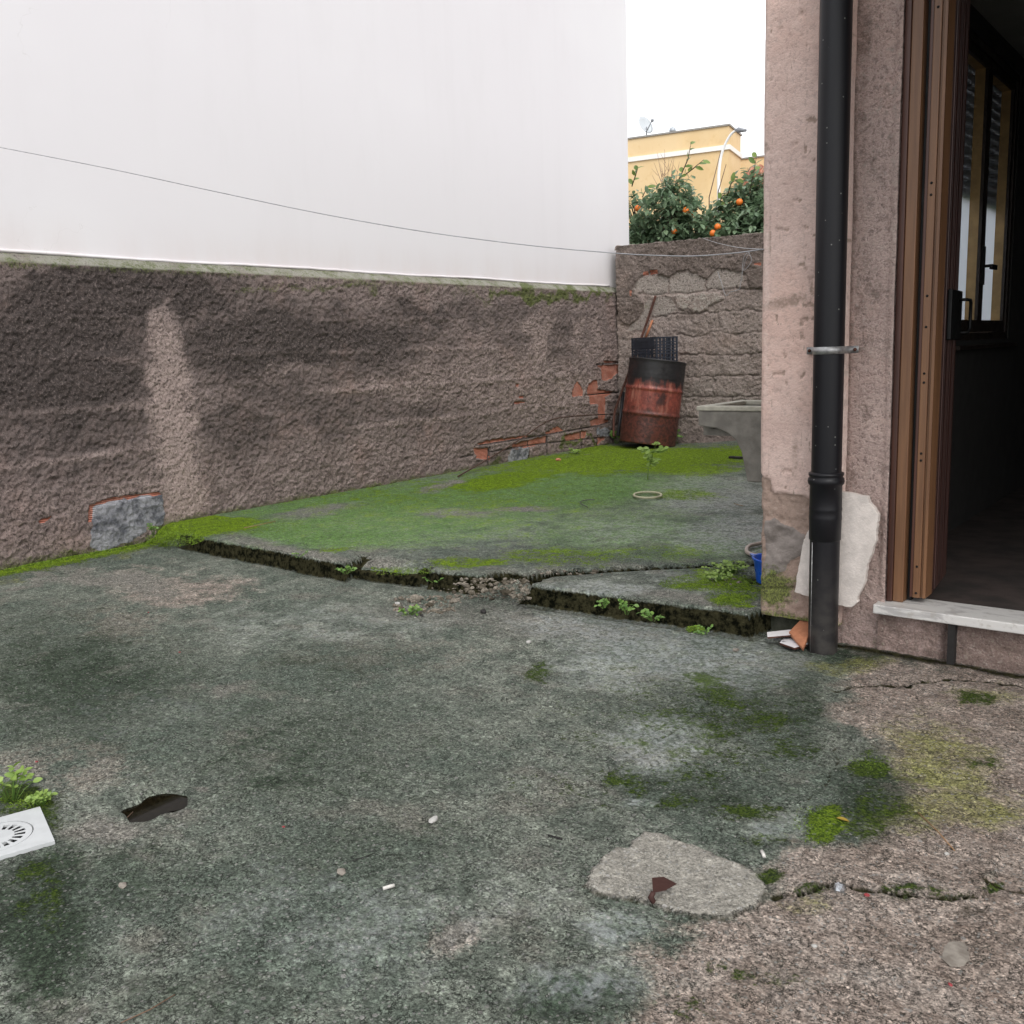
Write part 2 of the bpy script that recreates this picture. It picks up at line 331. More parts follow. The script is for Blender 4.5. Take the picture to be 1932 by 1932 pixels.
M = {}
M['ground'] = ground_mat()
M['leftwall'] = render_mat('rough_render', (.215, .165, .150), (.35, .278, .256), (.062, .050, .046), (.48, .375, .34), fine=1., gscale=1.35)
M['farwall'] = render_mat('block_wall', (.30, .24, .212), (.46, .385, .35), (.125, .095, .08), (.38, .335, .30), bst=1., fine=.9)
M['pillar'] = render_mat('pink_plaster', (.58, .425, .375), (.66, .50, .445), (.31, .225, .18), (.70, .57, .51), bst=.4, fine=.24, cc1=(.17, .145, .13), cc2=(.27, .235, .215))
M['recess'] = render_mat('scratch_plaster', (.52, .385, .345), (.64, .49, .44), (.22, .155, .13), (.60, .48, .43), bst=.8, fine=.55)
def white_wall_mat():
    T = NT('white_plaster'); n1 = T.noise(.45, 4, .5); n2 = T.noise(3, 5, .6, v=T.map((1, 1.2, .35))); n3 = T.noise(180, 3, .6)
    c = T.mix(T.mr(n1, .35, .65), (.665, .64, .655), (.70, .685, .695)); c = T.mix(T.mr(n2, .5, .75, 0, .3), c, (.625, .60, .61))
    sp = T.math('MULTIPLY', T.mr(T.vor(3.), .03, .015), T.mr(T.sep(T.vor(3., out='Color'))[0], .8, .82)); c = T.mix(sp, c, (.45, .42, .40))
    z = T.sep()[2]
    c = T.mix(T.math('MULTIPLY', T.mr(z, 2.15, 1.8), T.mr(n2, .3, .7, .1, .45)), c, (.60, .53, .51))
    wv = T.n('ShaderNodeVectorMath'); wv.operation = 'ADD'; T.l(T.map((1, 1, .55)), wv.inputs[0]); nv_ = T.n('ShaderNodeTexNoise'); nv_.inputs['Scale'].default_value = 2.2; nv_.inputs['Detail'].default_value = 5; T.l(T.P, nv_.inputs['Vector']); T.l(nv_.outputs['Color'], wv.inputs[1])
    ck = T.math('MULTIPLY', T.mr(T.vor(.9, v=wv.outputs[0], feat='DISTANCE_TO_EDGE'), .0, .0022, 1, 0.), T.mr(T.noise(.9, 3), .54, .60)); c = T.mix(T.math('MULTIPLY', ck, .3), c, (.42, .39, .37))
    vs_ = T.noise(1.4, 5, .65, v=T.map((1, 2.2, .10))); c = T.mix(T.mr(vs_, .52, .68, 0, .16), c, (.60, .575, .585))
    T.set(Base_Color=c, Roughness=.75, Normal=T.bump(T.math('ADD', n3, T.math('MULTIPLY', T.noise(14, 3), 1.5)), .12, .004)); return T.m
M['white'] = white_wall_mat()
def drum_mat():
    T = NT('burnt_drum'); P = T.sep(); z = P[2]; n = T.noise(6, 5, .65, v=T.map((1, 1, .55))); nf = T.noise(30, 5, .65); nv = T.noise(14, 4, .6, v=T.map((1, 1, .2)))
    red = T.mix(T.mr(nf, .35, .65), (.27, .065, .045), (.16, .04, .03)); red = T.mix(T.mr(nv, .5, .68), red, (.36, .15, .11))
    rust = T.mix(T.mr(nf, .4, .6), (.115, .035, .025), (.045, .017, .013))
    zz = T.math('MULTIPLY_ADD', T.math('SUBTRACT', n, .5), .42, z)
    c = T.mix(T.mr(zz, .30, .40), rust, red)
    c = T.mix(T.mr(zz, .56, .66), c, T.mix(nf, (.008, .008, .010), (.022, .02, .02)))
    # soot tongue down one side
    c = T.mix(T.math('MULTIPLY', T.mr(n, .52, .64), T.mr(z, .2, .5, .2, .9)), c, (.03, .016, .016))
    T.set(Base_Color=c, Roughness=T.mr(nf, .3, .7, .35, .65), Metallic=.15, Normal=T.bump(nf, .25, .004)); return T.m
M['drum'] = drum_mat()
M['rust'] = simple('rust', (.10, .036, .022), .85, .2, col2=(.045, .018, .013), bump=.4)
M['drumlid'] = simple('rusty_lid', (.15, .055, .032), .8, .1, col2=(.06, .028, .022), sc=25, bump=.3)
M['crate'] = simple('black_plastic', (.032, .038, .052), .38, var=.3)
M['wire'] = simple('galvanised_wire', (.42, .42, .44), .45, .6)
M['darkwire'] = simple('dark_wire', (.10, .10, .105), .5, .5)
M['rod'] = simple('rusty_rod', (.075, .04, .03), .8, .3)
M['sink'] = simple('sink_concrete', (.21, .195, .17), .8, var=.35, sc=14, bump=.35, bsc=90)
M['sinkrim'] = simple('sink_rim', (.42, .40, .33), .75, var=.25, sc=30, bump=.2)
M['pipe'] = simple('black_pvc', (.0115, .0115, .014), .32, var=.3, sc=18, spec=.55)
def pipe_mat():
    T = NT('black_pipe_dusty'); n = T.noise(4, 5, .6, v=T.map((1, 1, .15))); sp = T.math('MULTIPLY', T.mr(T.vor(45), .14, .08), T.mr(T.sep(T.vor(45, out='Color'))[0], .82, .84))
    c = T.mix(T.mr(n, .4, .7), (.006, .006, .008), (.013, .012, .014)); zl = T.sep()[2]
    c = T.mix(T.math('MULTIPLY', T.mr(zl, .45, .0), T.mr(T.noise(25, 4), .3, .7, .2, .8)), c, (.055, .05, .045))
    c = T.mix(sp, c, (.16, .16, .15)); T.set(Base_Color=c, Roughness=T.mr(n, .3, .7, .34, .5)); T.b.inputs['Specular IOR Level'].default_value = .3; return T.m
M['pipe'] = pipe_mat()
M['clamp'] = simple('zinc_clamp', (.42, .42, .42), .5, .75, var=.4, sc=60)
M['foam'] = simple('foam_board', (.72, .65, .60), .85, var=.2, sc=26, bump=.7, bsc=140, bd=.004)
M['marble'] = None
def marble():
    T = NT('marble'); n = T.noise(5, 6, .7, v=T.map((1, 3, 3)), dist=1.2); c = T.mix(T.mr(n, .5, .62), (.60, .585, .56), (.40, .385, .375)); c = T.mix(T.mr(T.noise(40, 4), .55, .7, 0, .5), c, (.36, .33, .29))
    T.set(Base_Color=c, Roughness=.4); return T.m
M['marble'] = marble()
def wood(name, c1, c2):
    T = NT(name); n = T.noise(40, 4, .6, v=T.map((1, 1, .04))); T.set(Base_Color=T.mix(T.mr(n, .35, .65), c1, c2), Roughness=.42); return T.m
M['woodlight'] = wood('wood_foil_light', (.20, .098, .046), (.135, .064, .031))
M['wooddark'] = wood('wood_foil_dark', (.085, .032, .02), (.055, .022, .015))
M['leafwood'] = wood('door_leaf_foil', (.06, .024, .018), (.035, .015, .012))
M['black'] = simple('black_gasket', (.008, .008, .008), .6)
M['blackmetal'] = simple('black_metal', (.005, .005, .005), .5, 0, spec=.25)
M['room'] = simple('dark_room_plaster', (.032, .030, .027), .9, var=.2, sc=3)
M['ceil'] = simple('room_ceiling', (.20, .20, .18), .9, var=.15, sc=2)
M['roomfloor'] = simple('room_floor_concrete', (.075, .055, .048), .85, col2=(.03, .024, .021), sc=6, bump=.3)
M['winlit'] = simple('window_wood_lit', (.42, .27, .11), .5, var=.3, sc=12)  # sash wood in the tone it has when lit by the pane
M['winshade'] = simple('window_wood_shaded', (.03, .02, .015), .5)  # same wood painted near black for its unlit inner side
def glass():
    T = NT('frosted_glass'); T.set(Base_Color=(.8, .83, .88), Roughness=.35)
    t = T.n('ShaderNodeBsdfTranslucent'); t.inputs[0].default_value = (.88, .92, .97, 1); mx_ = T.n('ShaderNodeMixShader'); mx_.inputs[0].default_value = .9
    T.t.links.new(T.b.outputs[0], mx_.inputs[1]); T.t.links.new(t.outputs[0], mx_.inputs[2]); T.t.links.new(mx_.outputs[0], T.out.inputs[0]); return T.m
M['glass'] = glass()
M['shutter'] = simple('roller_shutter', (.16, .15, .13), .6)
M['blue'] = simple('blue_plastic', (.015, .11, .62), .3, var=.2)
M['hose'] = simple('beige_hose', (.46, .38, .33), .6, var=.3, sc=30)
M['tilewhite'] = simple('white_glaze', (.74, .72, .73), .25, var=.05)
M['terracotta'] = simple('terracotta', (.42, .17, .085), .8, var=.2, sc=40, bump=.2)
M['bag'] = simple('crumpled_film', (.35, .35, .37), .25, var=.7, sc=70, bump=.6, bsc=120)
M['foil'] = simple('crumpled_foil', (.62, .64, .66), .25, .9, var=.5, sc=200)
M['grate'] = simple('grey_plastic_grate', (.50, .515, .52), .45, var=.13, sc=14)
M['hole'] = simple('drain_unlit_black', (.004, .004, .004), .9)  # flat black standing in for the unlit depth below the drain slots
M['water'] = None
def water():
    T = NT('murky_water'); T.set(Base_Color=T.mix(T.mr(T.noise(60, 3), .4, .7), (.004, .003, .001), (.009, .007, .003)), Roughness=.03); T.b.inputs['IOR'].default_value = 1.16; return T.m
M['water'] = water()
def leafmat(name, c1, c2, rough=.45, tl=.25, sc=9):
    T = NT(name); g = T.n('ShaderNodeNewGeometry'); r = g.outputs['Random Per Island']
    n = T.noise(sc, 3); c = T.mix(T.math('MULTIPLY_ADD', r, .7, T.math('MULTIPLY', n, .3)), c1, c2)
    T.set(Base_Color=c, Roughness=rough)
    t = T.n('ShaderNodeBsdfTranslucent'); T.l(c, t.inputs[0]); mx = T.n('ShaderNodeMixShader'); mx.inputs[0].default_value = tl
    T.t.links.new(T.b.outputs[0], mx.inputs[1]); T.t.links.new(t.outputs[0], mx.inputs[2]); T.t.links.new(mx.outputs[0], T.out.inputs[0]); return T.m
M['citrus'] = leafmat('citrus_leaf', (.11, .18, .105), (.27, .37, .22), .28, .4)
M['citrusyoung'] = leafmat('citrus_young_leaf', (.10, .17, .04), (.24, .32, .08), .4, .3)
M['weed'] = leafmat('weed_leaf', (.08, .18, .03), (.22, .36, .08), .5, .3)
M['weedpale'] = leafmat('weed_pale', (.17, .28, .05), (.34, .46, .12), .5, .3)
M['moss'] = leafmat('moss_fronds', (.06, .12, .006), (.20, .31, .02), .9, .2)
M['bark'] = simple('bark', (.10, .075, .05), .9, bump=.5)
M['twig'] = simple('dry_twig', (.15, .09, .055), .8)
M['straw'] = simple('straw', (.30, .17, .08), .7)
M['orange'] = simple('orange_peel', (.80, .19, .02), .45, var=.2, sc=30, bump=.15, bsc=300)
def ochre():
    T = NT('ochre_plaster'); n = T.noise(1.1, 5, .62, v=T.map((1, 1, .22))); n2 = T.noise(.35, 4, .55); n3 = T.noise(5, 4, .6)
    c = T.mix(T.mr(n2, .35, .65), (.64, .45, .225), (.72, .54, .31)); c = T.mix(T.mr(n, .5, .72, 0, .45), c, (.80, .58, .30)); c = T.mix(T.mr(n3, .55, .7, 0, .2), c, (.52, .32, .12)); T.set(Base_Color=c, Roughness=.85); return T.m
M['ochre'] = ochre()
M['band'] = simple('white_band', (.82, .79, .74), .7, var=.05)
M['grey'] = simple('grey_coping', (.30, .28, .25), .6)
M['lampw'] = simple('white_enamel', (.82, .82, .80), .35, var=.04)
M['lampg'] = simple('grey_enamel', (.25, .26, .28), .4)
M['rooftile'] = simple('roof_tile', (.46, .20, .13), .8, var=.3, sc=8)
M['stone'] = simple('stone', (.26, .235, .20), .85, col2=(.14, .12, .10), sc=30, bump=.4)
M['rubble_stone'] = simple('rubble', (.30, .255, .205), .9, col2=(.10, .085, .062), sc=22, bump=.5)
def rubm():
    T = NT('rubble'); g = T.n('ShaderNodeNewGeometry'); r = g.outputs['Random Per Island']; n = T.noise(90, 4, .7)
    c = T.mix(r, (.085, .072, .052), (.30, .265, .22)); c = T.mix(T.mr(n, .4, .6), T.mix(.6, c, (.04, .035, .025)), c)
    T.set(Base_Color=c, Roughness=.95, Normal=T.bump(n, .6, .004)); T.b.inputs['Specular IOR Level'].default_value = .15; return T.m
M['rubble'] = rubm()
M['stonew'] = simple('pale_stone', (.42, .41, .385), .7, var=.2)
M['darkdebris'] = simple('dark_debris_and_gap_shade', (.014, .012, .011), .8)
M['reddebris'] = simple('red_petal', (.28, .035, .04), .6)
M['yleaf'] = simple('yellow_leaf', (.30, .21, .03), .6)
M['paper'] = simple('cigarette_paper', (.60, .58, .54), .7, var=.2, sc=120)
M['bottle'] = simple('white_bottle', (.62, .62, .60), .4, var=.1)
M['interior'] = simple('wall_core', (.22, .185, .16), .9, bump=.3)

# ================================================================== SETTING
# far ground sheet
g = MB(); g.add([(-400, -400, -.35), (400, -400, -.35), (400, 400, -.35), (-400, 400, -.35)], [(0, 1, 2, 3)])
tag(g.build('ground', simple('street_ground', (.16, .155, .14), .9, sc=1)), kind='structure')

def axis(segs):
    out = []
    for a, b, s in segs:
        n = max(1, int(round((b-a)/s))); out += list(np.linspace(a, b, n, endpoint=False))
    out.append(segs[-1][1]); return np.array(out)
XS = axis([(-6.0, -5.8, .02), (-5.8, -2.7, .011), (-2.7, .1, .0078), (.1, 4.2, .12)])
YS = axis([(-4., .45, .12), (.45, 2.5, .0082), (2.5, 3.15, .009), (3.15, 3.50, .0032), (3.50, 4.35, .0055), (4.35, 4.5, .010), (4.5, 9.6, .022)])
GX, GY = np.meshgrid(XS, YS); gx, gy = GX.ravel(), GY.ravel()
wob = (fbm(gx, gy, 9, 4, 3)-.5)*.06+(fbm(gx, gy, 45, 3, 5)-.5)*.010
MAIN = [(-6.3, 3.34), (-5.62, 3.30), (-5.40, 3.25), (-5.03, 3.205), (-4.28, 3.20), (-3.70, 3.17), (-3.78, 3.37), (-3.62, 3.42), (-3.27, 3.40), (-3.22, 3.29), (-2.91, 3.33), (-2.86, 3.46), (-2.74, 3.47), (-2.66, 3.60), (-2.47, 3.78), (-2.01, 4.17), (-1.88, 4.28), (-1.35, 4.75), (-1.3, 12), (-6.3, 12)]
P4 = [(-2.60, 3.30), (-1.56, 3.395), (-1.54, 3.46), (-1.50, 3.56), (-1.35, 3.60), (-1.30, 4.55), (-1.35, 4.55), (-1.92, 4.14), (-2.05, 4.06), (-2.46, 3.67), (-2.60, 3.50)]
P2 = [(-3.76, 3.24), (-3.30, 3.28), (-3.25, 3.42), (-3.76, 3.44)]
sM = polysd(gx, gy, MAIN)+wob*.35; s4 = polysd(gx, gy, P4)+wob*.25; s2 = polysd(gx, gy, P2)+wob*.25
rnd = 1/(1+np.exp((gx+5.35)*9))          # the left end of the step is worn round under moss
zM = .1*sst(-.006, .018, sM)*(1-rnd)+rnd*.1*sst(-.10, .12, sM)
z4 = .1*sst(-.006, .018, s4); z2 = sst(-.003, .012, s2)*(.042+.056*sst(3.27, 3.40, gy))
slope = .012*sst(4.5, 9, gy)+.05*sst(-5.0, -4.2, gx)*sst(8.4, 9.4, gy)
z = np.maximum(np.maximum(zM, z4), z2)+slope*(zM > .05)
# rubble pocket and crack filling
rub = np.clip(1.2-np.sqrt(((gx+2.80)/.26)**2+((gy-3.42)/.16)**2), 0, 1)
rub = np.maximum(rub, np.clip(1.2-np.sqrt(((gx+3.12)/.24)**2+((gy-3.12)/.12)**2), 0, 1)*.7)
rubn = fbm(gx, gy, 28, 4, 11)
z = np.maximum(z, rub*(.025+.07*rubn)*sst(3.0, 3.45, gy)+rub*.03*(rubn-.35))
crk = lined(gx, gy, [(-2.66, 3.56), (-2.46, 3.72), (-2.03, 4.11), (-1.90, 4.21), (-1.4, 4.6)])
z = np.where((crk < .05) & (z < .05), .035+.05*rubn*sst(-1.9, -2.5, gx), z)
hole = blob(gx, gy, -1.76, 3.95, .10, .10); z = z-hole*.05*fbm(gx, gy, 12, 3, 8)
px, py = proj(np.stack([gx, gy, z], 1))
low = z < .03
# plates and the repair patch of the lower yard
CR1 = [(1456, 1692), (1520, 1687), (1557, 1672), (1589, 1668), (1615, 1678), (1671, 1682), (1722, 1687), (1777, 1694), (1817, 1692), (1865, 1687), (1868, 1674), (1857, 1656), (1892, 1668), (1990, 1690)]
CR2 = [(1571, 1303), (1609, 1295), (1661, 1292), (1707, 1295), (1735, 1287), (1795, 1281), (1858, 1285), (1990, 1305)]
CR3 = [(1527, 1503), (1549, 1486), (1584, 1434), (1571, 1396)]
CR4 = [(1140, 1468), (1215, 1420), (1290, 1365), (1345, 1322)]
CR5 = [(1430, 1716), (1400, 1727), (1456, 1692)]
PATCH = [(1103, 1675), (1109, 1650), (1140, 1621), (1162, 1600), (1184, 1604), (1212, 1571), (1250, 1575), (1306, 1596), (1356, 1618), (1403, 1634), (1431, 1650), (1453, 1681), (1428, 1715), (1372, 1737), (1318, 1736), (1278, 1728), (1231, 1709), (1156, 1700), (1122, 1690)]
PUD = [(231, 1521), (266, 1508), (281, 1496), (303, 1492), (330, 1491), (349, 1494), (350, 1505), (341, 1515), (312, 1521), (290, 1532), (275, 1537), (250, 1540), (241, 1529)]
PLATE = [(1430, 1560), (1530, 1600), (1640, 1600), (1900, 1590), (1868, 1674)]+CR1[9::-1]
pwx = px+(fbm(gx, gy, 30, 3, 21)-.5)*16; pwy = py+(fbm(gx, gy, 30, 3, 22)-.5)*10
d1 = lined(pwx, pwy, CR1); d2 = lined(pwx, pwy, CR2); d3 = lined(pwx, pwy, CR3); d4 = lined(px, py, CR4); dp = polysd(pwx, pwy, PATCH); dw = polysd(px*.65+pwx*.35, py*.65+pwy*.35, PUD)
dpl = polysd(pwx, pwy, PLATE)
z = z+low*(.011*sst(-1.5, 4, dp)+.008*sst(-1.5, 3, dpl)*np.exp(-np.clip(d1, 0, 400)/90)*(dpl > -3)
           - .010*np.exp(-(d1/2.4)**2)-.008*np.exp(-(d2/2.2)**2)*(px > 1480)-.006*np.exp(-(d3/3)**2)-.006*np.exp(-(d4/2)**2)-.034*sst(-10, 2, dw))
far = px < -9000
_g0 = atz(104, 1592, 0); _g1 = atz(76, 1527, 0); _e = (_g1-_g0)[:2]; _n = np.array([-_e[1], _e[0]]); DRN = [_g0[:2], _g1[:2], _g1[:2]+_n, _g0[:2]+_n]
sdr = polysd(gx, gy, DRN); z = z*(1-sst(-.02, .0, sdr))-.04*sst(.0, .012, sdr)
z = np.where(far, 0*z, z)
z0 = z.copy()
rough = (fbm(gx, gy, 6, 4, 31)-.5)*.012+(fbm(gx, gy, 38, 4, 33, .6)-.5)*.010
pit = blob(px, py, 1040, 1890, 200, 70, 1, 1.)+blob(px, py, 850, 1820, 200, 60, .5, 1.)
rough = rough*(1+1.4*np.clip(pit, 0, 1))*np.where(z > .06, .55, 1)*(1-.9*sst(-8, 4, dw))
rough = rough*(1-sst(-.03, .0, sdr)); z = z+rough+(fbm(gx, gy, .8, 2, 41)-.5)*.010*(1-sst(-.03, .0, sdr))
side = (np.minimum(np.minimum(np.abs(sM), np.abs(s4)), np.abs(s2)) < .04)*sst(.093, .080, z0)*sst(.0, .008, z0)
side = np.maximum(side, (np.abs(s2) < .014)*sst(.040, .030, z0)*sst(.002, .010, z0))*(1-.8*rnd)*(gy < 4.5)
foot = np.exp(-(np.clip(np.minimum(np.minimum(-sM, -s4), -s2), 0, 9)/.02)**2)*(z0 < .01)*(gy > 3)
mx = lambda *a: np.maximum.reduce(a)
onlow = 1-sst(.02, .05, z)
_wx = ((fbm(gx, gy, 3.2, 5, 201, .6)-.5)*130+(fbm(gx, gy, 22, 3, 205)-.5)*30); _wy = ((fbm(gx, gy, 3.2, 5, 202, .6)-.5)*62+(fbm(gx, gy, 22, 3, 206)-.5)*16)
_ws = np.where(z > .06, .45, 1.); qpx, qpy = px+_wx*_ws, py+_wy*_ws*np.where(z > .06, .5, 1.)
B = lambda *a, **k: blob(qpx, qpy, *a, **k)
mx = lambda *a: np.maximum.reduce(a)
up = z > .06
onlow = 1-sst(.02, .05, z)
moss = mx(B(1020, 1262, 50, 16, .62, ang=-25), B(1330, 1305, 75, 30, .66, ang=25), B(1430, 1360, 60, 40, .5), B(1150, 1482, 22, 16, .8), B(1190, 1490, 45, 30, .58), B(1250, 1520, 60, 22, .5),
          B(1385, 1535, 60, 16, .6), B(1300, 1465, 60, 40, .42), B(1536, 1560, 42, 42, .95, ang=20), B(1610, 1570, 70, 40, .58), B(1640, 1440, 60, 28, .85), B(1660, 1520, 80, 50, .5),
          B(1450, 1400, 60, 50, .48), B(60, 1540, 70, 60, .55), B(40, 1500, 60, 26, .9), B(70, 1660, 60, 40, .5), B(90, 1700, 60, 60, .55), B(1535, 1695, 60, 12, .72), B(1720, 1695, 90, 8, .5), B(1885, 1680, 30, 12, .8),
          B(1480, 1832, 120, 24, .5, ang=5), B(1330, 1905, 60, 26, .42), B(1460, 1655, 30, 16, .6), B(1830, 1325, 50, 14, .6, ang=15), B(1850, 1440, 50, 20, .5), B(1430, 1590, 50, 18, .5))*onlow
base_strip = np.clip(1-(np.abs(gx+5.70))/.22, 0, 1)*.9*(gy < 3.4)+np.clip(1-(gx+5.72)/.5, 0, 1)*.65*(gy < 3.4)
moss = mx(moss, B(1290, 1360, 300, 160, .40, 1.)*onlow, B(1050, 1500, 200, 100, .25, 1.)*onlow, base_strip*(fbm(gx, gy, 2.5, 3, 51)*.7+.55), np.exp(-(d4/5)**2)*.5, np.exp(-(d1/9)**2)*.34, np.exp(-(d2/6)**2)*.3*(px < 1760)*(px > 1560))
upm = mx(B(1200, 868, 330, 26, .95, ang=-3), B(960, 905, 130, 16, .85, ang=-9), B(1310, 885, 100, 14, .85), B(400, 997, 115, 17, .98, ang=-5), B(330, 1015, 60, 14, 1.0), B(1290, 933, 80, 12, .6), B(1380, 1095, 100, 26, .66, ang=12), B(1385, 1130, 50, 14, .85), B(740, 1082, 50, 10, .62),
         B(880, 1062, 110, 14, .62), B(1060, 1050, 150, 26, .5), B(1250, 1040, 140, 20, .42), B(1310, 1104, 80, 10, .6), B(1310, 1187, 18, 7, .9), B(620, 1036, 60, 8, .45), B(1140, 848, 90, 12, .95), B(1360, 862, 90, 12, .8), B(1400, 1140, 30, 8, .8))*(z > .05)
moss = mx(moss, upm, np.clip(rnd*sst(-.2, .0, sM)*1.2, 0, 1)*(gy > 3.1)*(gy < 3.75)*.95)
algae = mx(B(140, 1290, 330, 170, .72, 1, 1.), B(550, 1420, 420, 200, .50, 1.), B(80, 1740, 130, 190, .85), B(250, 1660, 330, 80, .42), B(700, 1620, 300, 100, .42), B(1650, 1500, 130, 100, .75), B(1380, 1330, 160, 90, .6), B(1280, 1500, 200, 60, .55), B(1500, 1330, 70, 110, .62), B(1090, 1890, 150, 60, .7), B(640, 1250, 240, 50, .42), B(1600, 1240, 110, 26, .7),
           B(350, 1880, 200, 60, .4))*onlow
film = (1-.0)*mx(B(760, 965, 430, 70, 1.0, ang=-4), B(1000, 930, 380, 55, .95, ang=-4), B(1150, 1000, 250, 60, .6), B(640, 1000, 260, 40, .95), B(1300, 1040, 170, 30, .55))*(z > .05)
light = mx(B(830, 918, 60, 10, .9, ang=-10), B(860, 968, 90, 10, .6), B(600, 965, 110, 12, .6, ang=-8), B(980, 958, 70, 6, .8), B(560, 1040, 150, 11, .7, ang=10), B(720, 1064, 60, 14, .7), B(1300, 1130, 150, 12, .6, ang=8))*(z > .05)+mx(B(230, 1098, 130, 20, .8, ang=4), B(420, 1305, 60, 18, .6, ang=-12), B(60, 1100, 130, 9, .7, ang=-12), B(190, 1570, 110, 32, .85), B(900, 1170, 300, 34, .5, ang=3), B(395, 1487, 28, 8, .7), B(330, 1540, 40, 12, .6), B(140, 1630, 70, 22, .5), B(880, 1760, 60, 26, .8, ang=-30), B(1000, 1620, 60, 30, .4), B(1330, 1855, 90, 30, .4), B(1060, 1190, 240, 30, .5), B(1250, 1430, 120, 20, .45))*onlow
light = mx(np.minimum(light, .85), sst(-2, 3, dp)*1.)
light = light*(1-.8*side)
film = film*(1-np.clip(light*1.3, 0, 1)*(z > .05))
moss = mx(moss, B(820, 950, 520, 110, .36, 1.)*(z > .05)*(side < .3))
pinkp = polysd(px, py, [(1620, 1215), (1590, 1330), (1640, 1390), (1700, 1560), (1500, 1590), (1450, 1680), (1420, 1740), (1200, 1790), (1240, 1860), (1120, 1960), (1100, 2300), (4000, 2300), (4000, 1100)])
pink = np.maximum(mx(B(330, 1110, 170, 40, .62), B(230, 1180, 120, 40, .45), B(120, 1440, 200, 60, .4), B(700, 1240, 250, 40, .3), B(870, 1770, 80, 40, .5))*onlow, sst(-60, 50, pinkp+(fbm(gx, gy, 5, 4, 61)-.5)*110)*.92*onlow)
lich = mx(B(1790, 1440, 150, 70, .66, ang=30), B(1820, 1530, 170, 50, .72), B(1700, 1560, 120, 30, .45), B(1840, 1320, 80, 26, .45), B(1600, 1255, 110, 18, .55), B(1520, 1715, 80, 20, .5))*onlow
lich = mx(lich, B(60, 1072, 260, 12, .5, ang=-12)*onlow)
wet = mx(B(1300, 1240, 260, 70, 1.3, 1.), B(1150, 1180, 200, 40, .9), B(1330, 1250, 170, 60, 1., 1.), B(1230, 1400, 110, 70, .95), B(1170, 1750, 80, 50, 1.), B(1340, 930, 150, 50, 1.1, 1.), B(1380, 1010, 160, 45, 1.2, 1.), B(1180, 1000, 220, 50, .7, 1.), B(620, 1180, 350, 60, .45, 1.), B(700, 1740, 500, 160, .5, 1.), B(1130, 1110, 130, 18, .8), B(1290, 1085, 160, 12, .5), B(1450, 1570, 50, 26, .9), B(1190, 1525, 36, 12, 1.), B(250, 1350, 300, 100, .3, 1.), B(1100, 1870, 160, 60, .8, 1.), B(850, 990, 400, 50, .5))*(1-pink*.8)*(1-side)
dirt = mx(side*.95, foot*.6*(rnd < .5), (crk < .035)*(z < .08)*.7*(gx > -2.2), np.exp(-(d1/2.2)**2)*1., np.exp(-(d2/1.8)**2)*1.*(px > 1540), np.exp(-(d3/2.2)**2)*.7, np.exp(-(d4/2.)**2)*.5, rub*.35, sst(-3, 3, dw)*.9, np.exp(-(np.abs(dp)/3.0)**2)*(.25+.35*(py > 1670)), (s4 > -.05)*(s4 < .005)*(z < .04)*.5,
          np.exp(-((gy-3.47)/.04)**2)*(gx > -1.5)*.75*onlow, B(1850, 1720, 60, 16, .5), hole*.7)
dirt = np.where(rnd > .5, dirt*.2, dirt)
moss = moss*(1-.6*side)
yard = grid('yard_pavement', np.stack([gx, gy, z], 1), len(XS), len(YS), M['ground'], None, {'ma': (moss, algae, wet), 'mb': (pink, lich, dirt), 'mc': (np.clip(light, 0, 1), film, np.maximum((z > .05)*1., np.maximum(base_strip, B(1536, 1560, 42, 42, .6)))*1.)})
tag(yard, kind='structure')
def zat(x, y):
    i = int(np.clip(np.searchsorted(XS, x), 1, len(XS)-1)); j = int(np.clip(np.searchsorted(YS, y), 1, len(YS)-1)); return float(z.reshape(GX.shape)[j, i])
def onyard(px_, py_):
    p = atz(px_, py_, 0.)
    for _ in range(3):
        zz = zat(p[0], p[1]); p = atz(px_, py_, zz)
    # choose the slab top where the ray meets it first
    q = atz(px_, py_, .1)
    if zat(q[0], q[1]) > .07: q = atz(px_, py_, zat(q[0], q[1])); return q
    return p

# puddle
pp = [atz(x, y, -.006) for x, y in PUD]; c0 = np.mean(pp, 0); wl = np.mean([zat(*(c0+(p-c0)*1.25)[:2]) for p in pp])-.0045
pp = [c0+(p-c0)*1.35 for p in pp]
m = MB(); m.add([(p[0], p[1], wl) for p in pp], [tuple(range(len(pp)))])
tag(m.build('puddle', M['water']), kind='structure')

